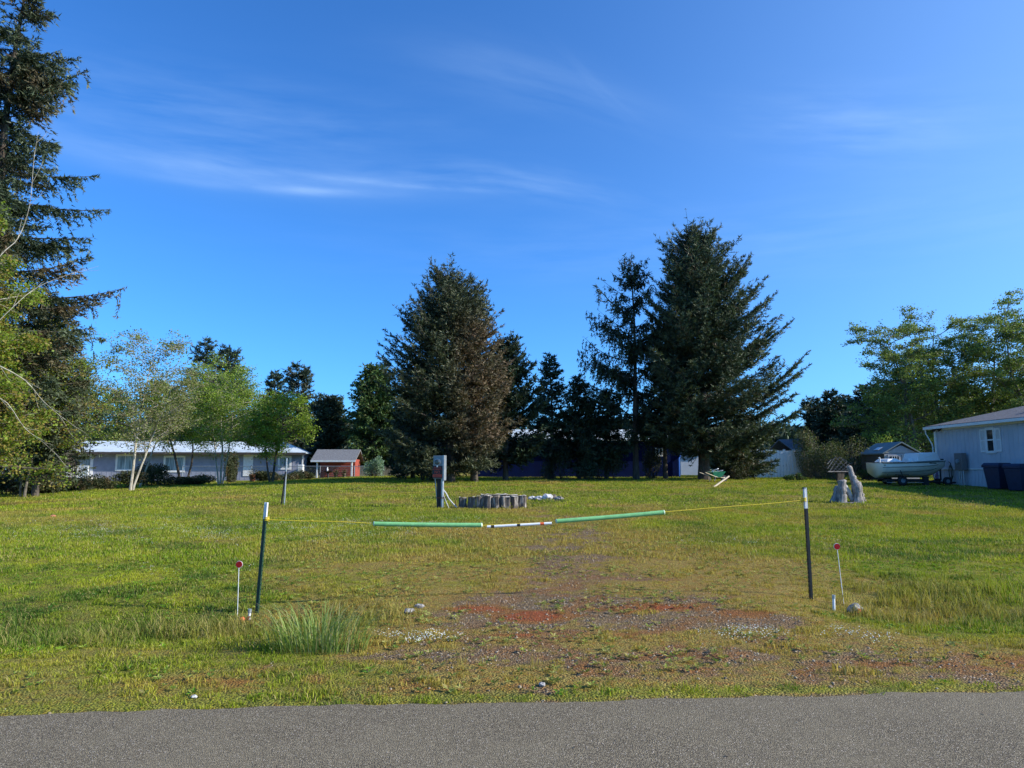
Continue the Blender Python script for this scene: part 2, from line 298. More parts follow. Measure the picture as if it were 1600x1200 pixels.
# ------------------------------------------------------------------ objects
def tag(o, label=None, cat=None, group=None, kind=None):
    if label: o['label'] = label
    if cat: o['category'] = cat
    if group: o['group'] = group
    if kind: o['kind'] = kind
    return o
def empty(name, loc, rz=0.0, label=None, cat=None, group=None):
    o = bpy.data.objects.new(name, None); COL.objects.link(o); o.location = loc; o.rotation_euler = (0, 0, rz); o.empty_display_size = .2
    return tag(o, label, cat, group)
class MB:
    def __init__(s): s.v = []; s.f = []; s.sm = []
    def add(s, vs, fs, smooth=False):
        b = len(s.v); s.v += [tuple(q) for q in vs]; s.f += [tuple(i + b for i in f) for f in fs]; s.sm += [smooth] * len(fs); return s
    def box(s, c, d, rz=0.0, rot=None):
        M = rot if rot is not None else Matrix.Rotation(rz, 3, 'Z'); c = Vector(c)
        vs = [c + M @ Vector((x * d[0] / 2, y * d[1] / 2, z * d[2] / 2)) for x in (-1, 1) for y in (-1, 1) for z in (-1, 1)]
        return s.add(vs, [(0, 1, 3, 2), (4, 6, 7, 5), (0, 4, 5, 1), (2, 3, 7, 6), (0, 2, 6, 4), (1, 5, 7, 3)])
    def b2(s, lo, hi): return s.box([(a + b) / 2 for a, b in zip(lo, hi)], [b - a for a, b in zip(lo, hi)])
    def tube(s, pts, rad, n=8, cap=True, smooth=True, jit=0.0):
        pts = [Vector(p) for p in pts]; k = len(pts); rad = rad if isinstance(rad, (list, tuple)) else [rad] * k; vs = []
        for i, p in enumerate(pts):
            d = (pts[min(i + 1, k - 1)] - pts[max(i - 1, 0)]).normalized(); a = d.orthogonal() if i == 0 else (a - d * a.dot(d)); a.normalize(); b = d.cross(a)
            for j in range(n):
                q = 2 * math.pi * j / n; rr = rad[i] * (1 + jit * math.sin(j * 2.4 + 1.3) + jit * .5 * random.uniform(-1, 1)); vs.append(p + (a * math.cos(q) + b * math.sin(q)) * rr)
        fs = [(i * n + j, i * n + (j + 1) % n, (i + 1) * n + (j + 1) % n, (i + 1) * n + j) for i in range(k - 1) for j in range(n)]
        s.add(vs, fs, smooth)
        if cap: s.add(vs[:n], [tuple(reversed(range(n)))]); s.add(vs[-n:], [tuple(range(n))])
        return s
    def prism(s, poly, ax, lo, hi):        # poly in the two other axes, extruded along ax
        def P(a, b, h): return {0: (h, a, b), 1: (a, h, b), 2: (a, b, h)}[ax]
        n = len(poly); vs = [P(a, b, lo) for a, b in poly] + [P(a, b, hi) for a, b in poly]
        return s.add(vs, [tuple(range(n))[::-1], tuple(range(n, 2 * n))] + [(i, (i + 1) % n, n + (i + 1) % n, n + i) for i in range(n)])
    def build(s, name, m, parent=None, label=None, kind=None, bevel=0.0):
        me = bpy.data.meshes.new(name); me.from_pydata(s.v, [], s.f); me.polygons.foreach_set('use_smooth', s.sm); me.materials.append(m); me.validate()
        o = bpy.data.objects.new(name, me); COL.objects.link(o)
        import bmesh
        bm = bmesh.new(); bm.from_mesh(me); bmesh.ops.recalc_face_normals(bm, faces=bm.faces); bm.to_mesh(me); bm.free()
        if bevel: b = o.modifiers.new('bevel', 'BEVEL'); b.width = bevel; b.segments = 2; b.limit_method = 'ANGLE'
        if parent: o.parent = parent
        if label: o['label'] = label
        if kind: o['kind'] = kind
        return o
def npmesh(name, V, nper, m, parent=None, tint=None, smooth=False):
    """V: (count*nper, 3) vertices, every nper of them one face"""
    V = np.ascontiguousarray(V.reshape(-1, 3), dtype=np.float32); nv = len(V); nf = nv // nper
    me = bpy.data.meshes.new(name); me.vertices.add(nv); me.vertices.foreach_set('co', V.ravel()); me.loops.add(nv); me.loops.foreach_set('vertex_index', np.arange(nv, dtype=np.int32))
    me.polygons.add(nf); me.polygons.foreach_set('loop_start', np.arange(0, nv, nper, dtype=np.int32)); me.polygons.foreach_set('loop_total', np.full(nf, nper, dtype=np.int32))
    if tint is not None:
        a = me.attributes.new('tint', 'FLOAT_COLOR', 'POINT'); t = np.ones((nv, 4), np.float32); t[:, :2] = np.repeat(tint, nper, axis=0); t[:, 2] = 0; a.data.foreach_set('color', t.ravel())
    me.update(calc_edges=True); me.materials.append(m)
    o = bpy.data.objects.new(name, me); COL.objects.link(o)
    if parent: o.parent = parent
    return o
def nptubes(name, segs, m, parent, n=5):
    """segs: list of (p0, p1, r0, r1) arrays -> open tapered tubes as quads"""
    if not len(segs): return None
    P0 = np.array([s[0] for s in segs], float); P1 = np.array([s[1] for s in segs], float); r0 = np.array([s[2] for s in segs])[:, None, None]; r1 = np.array([s[3] for s in segs])[:, None, None]
    D = P1 - P0; D /= np.linalg.norm(D, axis=1, keepdims=True) + 1e-9
    ref = np.where(np.abs(D[:, 2:3]) > .9, np.array([[1., 0, 0]]), np.array([[0, 0, 1.]])); A = np.cross(D, ref); A /= np.linalg.norm(A, axis=1, keepdims=True); B = np.cross(D, A)
    q = np.arange(n) * 2 * np.pi / n; c = np.cos(q)[None, :, None]; s_ = np.sin(q)[None, :, None]
    ring = A[:, None, :] * c + B[:, None, :] * s_; a = P0[:, None, :] + ring * r0; b = P1[:, None, :] + ring * r1
    an = np.roll(a, -1, 1); bn = np.roll(b, -1, 1)
    return npmesh(name, np.stack([a, an, bn, b], 2).reshape(-1, 3), 4, m, parent)

# ------------------------------------------------------------------ ground, road
def masks(x, y):
    x = np.asarray(x, float); y = np.asarray(y, float); s = y - edge(x); y = y / 1.045
    n1 = fbm(x * 1.1, y * 1.6, 20, 5, .62); n2 = fbm(x * .5, y * .7, 30, 4); n3 = fbm(x * 3.5, y * 4.5, 40, 4, .65)
    cx = np.interp(y, [5, 7, 8, 10, 13, 17], [1.25, 1.15, 1.0, 1.15, 1.2, 1.3])
    hw = np.interp(y, [5, 5.8, 6.6, 7.2, 8.4, 9.2, 11, 14, 18, 30], [3.3, 3.4, 2.3, 2.2, 1.9, 1.35, 1.15, 1.1, .9, .6])
    st = np.interp(y, [4.7, 5.15, 5.4, 6.1, 6.35, 6.9, 7.15, 7.9, 8.5, 9.0, 12.5, 14, 17, 24], [.1, .25, .62, .72, .42, .38, .85, 1.0, .9, .55, .55, .66, .42, .1])
    d = np.abs(x - cx) / hw; drv = st * (1 - sm(.55, 1.15, d))
    gravel = sm(.22, .95, drv + (n1 - .5) * 1.2 + (n3 - .5) * 1.3 + .0) * sm(.02, .15, drv)
    gravel = np.maximum(gravel, .7 * sm(.06, -.04, s + (n3 - .5) * .2))
    dry = .95 * sm(.44, .78, n2 * .55 + n1 * .45 + .48 * np.exp(-((x - 1.3) / 3.0) ** 2) * np.exp(-((y - 9.5) / 8.5) ** 2) - .08 * sm(4, 7, np.abs(x - 1)))
    belt = np.exp(-((s - .60) / .42) ** 2) * sm(-4.5, -1.0, x); dry = np.maximum(dry, sm(.36, .56, n1 * .6 + n3 * .4) * belt); rust = sm(.40, .62, n1 * .4 + n3 * .6) * np.maximum(belt, .8 * np.exp(-((x - 1.2) / 2.2) ** 2) * sm(5.2, 6, y) * sm(15, 8.5, y))
    dry = np.clip(dry + .45 * np.exp(-(((x + .6) / 1.8) ** 2 + ((y - 20.5) / 1.2) ** 2)) + .35 * sm(.5, .7, n2) * sm(14, 20, y), 0, 1)
    red = 0
    for (bx, by, rx, ry, a) in ((.22, 7.55, .46, .30, 1.1), (-.42, 7.95, .42, .18, .9), (1.35, 7.85, .42, .26, .8), (1.95, 8.1, .45, .2, .7), (2.6, 7.7, .4, .25, .7), (.05, 6.72, .22, .06, .9), (1.2, 6.8, .6, .08, .35), (-.9, 6.0, .5, .12, .35), (-2.4, 5.6, .4, .08, .2), (3.0, 5.75, .7, .15, .4), (-4.4, 6.2, .12, .1, .8), (4.6, 6.0, .5, .1, .3)):
        red = red + a * np.exp(-(((x - bx) / rx) ** 2 + ((y - by) / ry) ** 2))
    red = .9 * sm(.25, .95, red * (.25 + 1.5 * n3))
    lush = sm(.50, .72, fbm(x * .9 + 40, y * 1.1, 50, 4) * .6 + fbm(x * 4.5, y * 5.5, 55, 3) * .4) * .9
    lush = np.maximum(lush, .85 * np.exp(-((s - 2.9) / .75) ** 2) * (sm(-.9, -1.9, x) + sm(3.0, 4.2, x)) * (.5 + n1))
    lush = np.maximum(lush, .9 * np.exp(-(((x + 1.3) / .55) ** 2 + ((y - 6.55) / .35) ** 2)))
    lush = np.clip(lush, 0, 1) * (1 - gravel * .8)
    red = np.maximum(.5 * rust, np.where(red > .08, .5 + .5 * red, red)); dry = dry * sm(.10, .30, s + (n3 - .5) * .3); red = red * sm(.0, .25, s); return gravel, dry, red, lush
def setcol(me, g, d, r, l):
    n = len(g); a = me.attributes.new('mask', 'FLOAT_COLOR', 'POINT'); c = np.ones((n, 4), np.float32); c[:, 0] = g; c[:, 1] = d; c[:, 2] = r; a.data.foreach_set('color', c.ravel())
    b = me.attributes.new('lush', 'FLOAT', 'POINT'); b.data.foreach_set('value', l.astype(np.float32))
def make_ground():
    ys = np.concatenate([[-60, -20, -6, 0, 3, 4.0], 4.3 * np.exp(np.arange(0, 290) * .0093), [75, 90, 120, 170, 260, 420, 700, 1500]])
    k = np.concatenate([[-30, -12, -5, -2.4, -1.6, -1.2], np.linspace(-.95, .95, 330), [1.2, 1.6, 2.4, 5, 12, 30]])
    Y, K = np.meshgrid(ys, k, indexing='ij'); X = K * np.clip(Y + 4.5, 9, 70) * 1.0; X = np.where(Y > 65, K * (Y + 4.5), X)
    Z = gz(X, Y); Z = np.where(Y < 4.2, np.minimum(Z, -.03), Z)
    nr, nc = X.shape; V = np.stack([X, Y, Z], -1).reshape(-1, 3).astype(np.float32)
    i = np.arange(nr - 1)[:, None] * nc + np.arange(nc - 1)[None, :]; Fq = np.stack([i, i + 1, i + nc + 1, i + nc], -1).reshape(-1, 4).astype(np.int32)
    me = bpy.data.meshes.new('ground'); me.vertices.add(len(V)); me.vertices.foreach_set('co', V.ravel()); me.loops.add(Fq.size); me.loops.foreach_set('vertex_index', Fq.ravel())
    me.polygons.add(len(Fq)); me.polygons.foreach_set('loop_start', np.arange(0, Fq.size, 4, dtype=np.int32)); me.polygons.foreach_set('loop_total', np.full(len(Fq), 4, np.int32)); me.polygons.foreach_set('use_smooth', np.ones(len(Fq), bool))
    setcol(me, *masks(V[:, 0], V[:, 1])); me.update(calc_edges=True); me.materials.append(ground_mat())
    o = bpy.data.objects.new('ground', me); COL.objects.link(o); tag(o, 'mown lawn with a worn gravel drive running up from the road', kind='structure')
    # road
    xs = np.concatenate([[-400, -150, -60, -20], np.arange(-9, 9.01, .05), [20, 60, 150, 400]]); far = edge(xs) + (fbm(xs * 1.8, xs * 0 + 3, 60, 5, .7) - .5) * .20
    vs = []; fs = []
    for j, (x, e) in enumerate(zip(xs, far)): vs += [(x, -1.4 + .0715 * x, .0), (x, e - .04, .004), (x, e + .012, -.012), (x, e + .02, -.06)]
    for j in range(len(xs) - 1):
        for q in range(3): fs.append((4 * j + q, 4 * j + 4 + q, 4 * j + 5 + q, 4 * j + 1 + q))
    me = bpy.data.meshes.new('road'); me.from_pydata(vs, [], fs); me.materials.append(asphalt_mat()); o = bpy.data.objects.new('road', me); COL.objects.link(o); tag(o, 'grey asphalt road along the front of the lot', kind='structure')
make_ground()

# ------------------------------------------------------------------ grass: points in numpy, blades instanced by geometry nodes
def clump(name, n, rad, h0, h1, w, lean, m, seg=2, seed=1):
    r = np.random.default_rng(seed); fs = []; vs = []
    for _ in range(n):
        a = r.random() * 6.283; q = rad * math.sqrt(r.random()); bx, by = q * math.cos(a), q * math.sin(a); h = r.uniform(h0, h1); t = r.random() * 6.283; l = r.uniform(.1, 1) * lean * h
        dx, dy = math.cos(t), math.sin(t); fa = r.random() * 6.283; wx, wy = math.cos(fa) * w / 2, math.sin(fa) * w / 2; b = len(vs)
        if seg == 1: vs += [(bx - wx, by - wy, 0), (bx + wx, by + wy, 0), (bx + dx * l, by + dy * l, h)]; fs.append((b, b + 1, b + 2))
        else:
            vs += [(bx - wx, by - wy, -.01), (bx + wx, by + wy, -.01), (bx + dx * l * .3 + wx * .8, by + dy * l * .3 + wy * .8, h * .6), (bx + dx * l * .3 - wx * .8, by + dy * l * .3 - wy * .8, h * .6), (bx + dx * l, by + dy * l, h)]
            fs += [(b, b + 1, b + 2, b + 3), (b + 3, b + 2, b + 4)]
    me = bpy.data.meshes.new(name); me.from_pydata(vs, [], fs); me.materials.append(m); return bpy.data.objects.new(name, me)
def flower(name, m, r=.011, h=.06, seed=1, n=7):
    rr = np.random.default_rng(seed); vs = []; fs = []
    for _ in range(n):
        x, y = rr.uniform(-.07, .07, 2); z = h * rr.uniform(.6, 1.1); t = rr.uniform(-.5, .5, 2); b = len(vs)
        for k in range(6): a = k * 1.047; vs.append((x + r * math.cos(a), y + r * math.sin(a), z + r * (math.cos(a) * t[0] + math.sin(a) * t[1])))
        fs.append(tuple(range(b, b + 6)))
    me = bpy.data.meshes.new(name); me.from_pydata(vs, [], fs); me.materials.append(m); return bpy.data.objects.new(name, me)
def scatter(name, x, y, objs, smin, smax, label, dz=0.0, scl=None, tilt=.12):
    z = gz(x, y) + dz; n = len(x); me = bpy.data.meshes.new(name); me.vertices.add(n); me.vertices.foreach_set('co', np.stack([x, y, z], -1).astype(np.float32).ravel()); setcol(me, *masks(x, y))
    a = me.attributes.new('rot', 'FLOAT_VECTOR', 'POINT'); a.data.foreach_set('vector', np.stack([rng.uniform(-tilt, tilt, n), rng.uniform(-tilt, tilt, n), rng.uniform(0, 6.28, n)], -1).astype(np.float32).ravel())
    sc = rng.uniform(smin, smax, n) * (1 if scl is None else scl)
    a = me.attributes.new('scl', 'FLOAT', 'POINT'); a.data.foreach_set('value', sc.astype(np.float32)); a = me.attributes.new('idx', 'INT', 'POINT'); a.data.foreach_set('value', rng.integers(0, len(objs), n).astype(np.int32))
    c = bpy.data.collections.new(name + '_kinds')
    for q in objs: c.objects.link(q)
    g = bpy.data.node_groups.new(name + '_scatter', 'GeometryNodeTree'); g.interface.new_socket('Geometry', in_out='INPUT', socket_type='NodeSocketGeometry'); g.interface.new_socket('Geometry', in_out='OUTPUT', socket_type='NodeSocketGeometry')
    i = N(g, 'NodeGroupInput'); o = N(g, 'NodeGroupOutput'); ip = N(g, 'GeometryNodeInstanceOnPoints'); ci = N(g, 'GeometryNodeCollectionInfo'); ci.inputs[0].default_value = c; ci.inputs[1].default_value = True; ci.inputs[2].default_value = True
    def na(nm, ty): q = N(g, 'GeometryNodeInputNamedAttribute', data_type=ty); q.inputs[0].default_value = nm; return q.outputs[0]
    lk(g, i.outputs[0], ip.inputs['Points']); lk(g, ci.outputs[0], ip.inputs['Instance']); ip.inputs['Pick Instance'].default_value = True
    lk(g, na('idx', 'INT'), ip.inputs['Instance Index']); lk(g, na('rot', 'FLOAT_VECTOR'), ip.inputs['Rotation']); lk(g, na('scl', 'FLOAT'), ip.inputs['Scale']); lk(g, ip.outputs[0], o.inputs[0])
    ob = bpy.data.objects.new(name, me); COL.objects.link(ob); md = ob.modifiers.new('scatter', 'NODES'); md.node_group = g; tag(ob, label, kind='stuff'); return ob
def frust(y0, y1, dens, marg=2.5):
    w = 0.75 * y1 + marg; n = int((y1 - y0) * 2 * w * dens); x = rng.uniform(-w, w, n); y = rng.uniform(y0, y1, n); k = np.abs(x) < .75 * y + marg; return x[k], y[k]
BM = blade_mat('grass_blade'); BT = blade_mat('tall_grass_blade', (.95, 1.0, 1.0), .12)
def make_grass():
    near = [clump('lawn_blades', 26, .10, .018, .062, .0085, 1.1, BM, 2, k) for k in range(5)]
    mid = [clump('lawn_blades_mid', 28, .17, .025, .07, .014, .8, BM, 1, 10 + k) for k in range(5)]
    far = [clump('lawn_blades_far', 40, .40, .03, .07, .028, .8, BM, 1, 20 + k) for k in range(5)]
    X = []; Y = []
    def keep(x, y, k=1.0):
        g, d, r, l = masks(x, y); s = y - edge(x); p = np.clip(1.0 - g * .93, .0, 1) * (1 - .45 * d) * (1 - .75 * np.clip(1.6 * r, 0, 1)) * (.55 + .45 * sm(.05, .5, s)); return (rng.random(len(x)) < p * k) & (s > -.10 + .20 * fbm(x * 5, y * 0, 77, 3))
    x, y = frust(4.4, 12, 165); k = keep(x, y); x, y = x[k], y[k]; g, d, r, l = masks(x, y)
    scatter('lawn_grass', x, y, near, .55, 1.15, 'short green grass blades of the near lawn', scl=np.clip(.50 + .45 * l - .20 * d - .15 * g + 1.2 * (fbm(x * 2.6, y * 2.6, 71, 3) - .42), .34, 1.3))
    x, y = frust(12, 22, 55); k = keep(x, y); x, y = x[k], y[k]; scatter('lawn_grass', x, y, mid, .7, 1.2, 'short green grass blades of the middle lawn')
    x, y = frust(22, 56, 9); k = keep(x, y); x, y = x[k], y[k]; scatter('lawn_grass', x, y, far, .7, 1.2, 'short green grass blades of the far lawn')
    # tall unmown grass in the roadside ditch, both sides of the drive
    tall = [clump('tall_blades', 26, .12, .07, .22, .007, .8, BT, 2, 30 + k) for k in range(5)]
    x, y = frust(5.5, 11.5, 60, 1.5); s = y - edge(x)
    nz = fbm(x * 1.6, y * 2.2, 81, 4); w = np.exp(-((s - 2.75) / .62) ** 2) * (sm(-.7, -1.8, x)) + np.exp(-((s - 3.4) / 1.15) ** 2) * sm(3.3, 4.6, x)
    k = rng.random(len(x)) < np.clip(w * 1.5 * sm(.34, .6, nz), 0, 1); scatter('tall_grass', x[k], y[k], tall, .5, 1.15, 'long unmown grass along the roadside ditch', scl=.65 + .6 * w[k] * nz[k] * 1.3)
    x, y = frust(5.2, 30, 3); nz = fbm(x * .7, y * .7, 91, 4); k = nz > .56; scatter('tall_grass', x[k], y[k], tall, .25, .5, 'scattered coarser grass tufts in the lawn')
    # rosettes of broad-leaved weeds
    def rosette(nm, seed, m):
        r = np.random.default_rng(seed); vs = []; fs = []
        for k in range(9):
            a = k * .7 + r.normal(0, .2); L = r.uniform(.03, .065); w = L * .22; h = r.uniform(.006, .03); c, s_ = math.cos(a), math.sin(a); b = len(vs)
            vs += [(0, 0, .004), (c * L * .55 - s_ * w, s_ * L * .55 + c * w, h), (c * L, s_ * L, h * 1.2), (c * L * .55 + s_ * w, s_ * L * .55 - c * w, h)]; fs.append((b, b + 1, b + 2, b + 3))
        me = bpy.data.meshes.new(nm); me.from_pydata(vs, [], fs); me.materials.append(m); return bpy.data.objects.new(nm, me)
    wm = [blade_mat('weed_leaf_dark', (.45, .85, .8)), blade_mat('weed_leaf_mid', (.75, 1.1, 1.1)), blade_mat('weed_leaf_pale', (.9, 1.2, 1.6))]
    x, y = frust(5.2, 20, 60); nz = fbm(x * 1.3, y * 1.3, 97, 4); k = (nz > .47) & (y - edge(x) > .1) & (rng.random(len(x)) < .85); scatter('lawn_weeds', x[k], y[k], [rosette('weed_rosette', q, wm[q % 3]) for q in range(6)], .35, .95, 'flat rosettes of broad-leaved weeds among the grass', tilt=.25, dz=.012)
    # flowers
    fl = [flower('daisy_heads', MT['petal'], .005, .055, k, 3) for k in range(4)]
    P = []
    for (cx, cy, rx, ry, n) in ((2.75, 6.75, .90, .36, 420), (-.95, 6.6, .45, .16, 200), (-6.0, 15.5, 4.6, 1.9, 2600), (-3.2, 17.5, 2.8, .9, 900), (5.5, 14, 2.4, .6, 250), (-5, 10.5, 1.6, .7, 60), (-10, 17, 3, 1.8, 800), (6.5, 8.5, 1.0, .8, 60)):
        a = rng.uniform(0, 6.283, n); q = np.sqrt(rng.random(n)) * (1 + rng.normal(0, .15, n)); xx = cx + rx * q * np.cos(a); yy = cy * 1.045 + ry * q * np.sin(a); kk = fbm(xx * 2.5, yy * 2.5, 95, 3) > .50; P.append(np.stack([xx[kk], yy[kk]], -1))
    P = np.concatenate(P); scatter('daisies', P[:, 0], P[:, 1], fl, .8, 1.2, 'small white flowers in patches on the lawn')
    # loose gravel
    def pebble(nm, m, seed):
        r = np.random.default_rng(seed); mb = MB(); import itertools
        pts = [Vector((x, y, z)) for x, y, z in ((1, 0, 0), (.5, .8, 0), (-.5, .85, 0), (-1, 0, 0), (-.5, -.8, 0), (.5, -.85, 0))]; lo = [p * (.012 * r.uniform(.8, 1.2)) for p in pts]; hi = [p * .007 + Vector((0, 0, .009)) for p in pts]
        me = bpy.data.meshes.new(nm); me.from_pydata([tuple(p) for p in lo + hi], [], [(6, 7, 8, 9, 10, 11)] + [(i, (i + 1) % 6, 6 + (i + 1) % 6, 6 + i) for i in range(6)]); me.materials.append(m); return bpy.data.objects.new(nm, me)
    pm = [mat('pebble_grey', (.32, .25, .155), None, 60), mat('pebble_dark', (.14, .10, .06), None, 60), mat('pebble_tan', (.40, .28, .16), None, 60), mat('pebble_pale', (.40, .33, .23), None, 60)]
    x, y = frust(4.6, 14, 190, .5); g = masks(x, y)[0]; s = y - edge(x); k = (rng.random(len(x)) < .5 * g * (1 - .75 * sm(7, 13, y))) | (rng.random(len(x)) < .05 * np.exp(-((s + .03) / .10) ** 2)) & (s > -.3) & (s < .1); k &= (s > -.3); scatter('loose_gravel', x[k], y[k], [pebble('pebble', pm[q % 4], q) for q in range(6)], .4, 1.3, 'loose grey pebbles on the worn drive', tilt=.4)
make_grass()

# ------------------------------------------------------------------ trees
def unit(a): return a / (np.linalg.norm(a, axis=-1, keepdims=True) + 1e-9)
def shoots_mesh(name, P, D, L, W, m, parent, tint):
    n = len(P); ax = unit(np.cross(D, rng.normal(size=(n, 3)))); W = np.asarray(W).reshape(-1, 1); L = np.asarray(L).reshape(-1, 1)
    V = np.stack([P - ax * W * .5, P + ax * W * .5, P + D * L], 1); return npmesh(name, V.reshape(-1, 3), 3, m, parent, tint)
def bend_trunk(H, lean, seed):
    r = np.random.default_rng(seed); ph = r.uniform(0, 6.28, 2)
    def f(z):
        z = np.asarray(z, float); t = z / H; return np.stack([lean[0] * t + .012 * H * np.sin(t * 5 + ph[0]) * t, lean[1] * t + .012 * H * np.sin(t * 4 + ph[1]) * t, z], -1)
    return f
def conifer(loc, H, Rmax, label, group=None, name='spruce_tree', z0=.08, nb=220, e0=(-5, 35), e1=(10, 50), power=.9, twig=.8, droop=.15, sl=.22, sw=.085, dens=1.0, m='spruce', asym=None,
            brown=None, lean=(0, 0), seed=1, rad_fn=None, gaps=.15, hang=0.0, tr=None, rz=0, lump=.25, cat='tree', tops=()):
    H = H - .05 * min(H, 11); r = np.random.default_rng(seed); root = empty(name, loc, rz, label, cat, group); tf = bend_trunk(H, lean, seed)
    tr = tr or H * .016 + .05; zs = np.linspace(-.3, H, 14); pts = tf(np.clip(zs, 0, H)); pts[0, 2] = -.4
    segs = [(pts[i], pts[i + 1], tr * (1 - max(zs[i], 0) / H * .93) * (1.25 if i == 0 else 1), tr * (1 - zs[i + 1] / H * .93)) for i in range(13)]; 
    nptubes('trunk', segs, MT['bark'], root, 9)
    # branches
    u = r.random(nb) ** .8; zb = H * (z0 + (1 - z0) * (1 - (1 - u) ** 1.0) * .985); t = (zb / H - z0) / (1 - z0)
    az = np.arange(nb) * 2.399 + r.normal(0, .4, nb); az = az[r.permutation(nb)]
    prof = rad_fn(t) if rad_fn else (1 - t) ** power * (.75 + .25 * np.clip(t / .12, 0, 1)); L = Rmax * prof * (1 - lump * r.random(nb)) * (1 + .25 * (r.random(nb) < .08)) + .12
    if asym is not None: L = L * asym(az, t)
    keep = r.random(nb) > gaps * .5; zb, t, az, L = zb[keep], t[keep], az[keep], L[keep]; nb = len(L)
    a0 = np.tan(np.radians(e0[0] + (e0[1] - e0[0]) * t + r.normal(0, 5, nb))); a1 = np.tan(np.radians(e1[0] + (e1[1] - e1[0]) * t + r.normal(0, 6, nb)))
    H3 = np.stack([np.cos(az), np.sin(az), 0 * az], -1); S3 = np.stack([-np.sin(az), np.cos(az), 0 * az], -1); base = tf(zb); wig = r.normal(0, .05, nb)
    cl = np.ones(nb)
    def B(i, q): # point on branch i at q
        Lq = (L[i] * cl[i])[:, None]; q = q[:, None]; return base[i] + H3[i] * Lq * q + S3[i] * Lq * (wig[i][:, None] * np.sin(q * 3)) + np.array([0, 0, 1.]) * Lq * (a0[i][:, None] * q + (a1[i] - a0[i])[:, None] * q * q / 2)
    segs = []; K = 4
    allp = [B(np.arange(nb), np.full(nb, k / K)) for k in range(K + 1)]
    for k in range(K):
        rr0 = .008 + L * .011 * (1 - k / K); rr1 = .006 + L * .011 * (1 - (k + 1) / K); segs += [(allp[k][i], allp[k + 1][i], rr0[i], rr1[i]) for i in range(nb)]
    nptubes('branches', segs, MT['bark'], root, 3)
    # side twigs
    nt = np.maximum((L / .13 * dens * 1.5).astype(int), 3); bi = np.repeat(np.arange(nb), nt); T = len(bi); q = 1 - r.random(T) ** 1.25 * .88
    if hang: q = 1 - r.random(T) * .95
    side = np.where(r.random(T) < .5, -1., 1.); tl = np.minimum(twig, .5 * (1 - q) * L[bi] + .16) * r.uniform(.45, 1.15, T)
    P0 = B(bi, q); eps = B(bi, q + .02); fwd = unit(eps - P0)
    down = np.array([0, 0, -1.]); TD = unit(fwd * r.uniform(.5, 1.0, (T, 1)) + S3[bi] * side[:, None] * r.uniform(.5, 1.0, (T, 1)) + r.normal(0, .18, (T, 3)) + down * droop)
    if hang: hg = (r.random(T) < hang)[:, None]; TD = np.where(hg, unit(down * 1.6 + fwd * .35 + r.normal(0, .25, (T, 3))), TD); tl = np.where(hg[:, 0], r.uniform(.3, 1.0, T) * twig * np.clip(L[bi] / 2, .3, 1.1), tl)
    ns = np.maximum((tl / .055 * dens).astype(int), 2); ti = np.repeat(np.arange(T), ns); n = len(ti); w = r.random(n)
    P = P0[ti] + TD[ti] * (tl[ti] * w)[:, None] + r.normal(0, .02, (n, 3)); P[:, 2] -= (tl[ti] * w) ** 2 * .25
    D = unit(TD[ti] * .9 + r.normal(0, .55, (n, 3)) + np.array([0, 0, .15])); sc = r.uniform(.7, 1.2, n)
    tint = np.zeros((n, 2)); tb = r.random(T); tint[:, 0] = np.clip(.15 + .45 * tb[ti] + .3 * r.random(n) + .25 * (w > .75) , 0, 1) * np.clip(.4 + .7 * q[ti], 0, 1); tint[:, 0] = tint[:, 0] ** 1.7  # inner shoots darker, tips lighter: crown shade and sunlit tufts put into the tint
    if brown is not None: tint[:, 1] = np.clip(brown(P, t[bi[ti]]) * (r.random(T)[ti] * .7 + .5), 0, 1)
    else: tint[:, 1] = .5 * (r.random(T)[ti] < .04)
    shoots_mesh('crown', P, D, sl * sc, sw * sc, LM[m], root, tint); return root
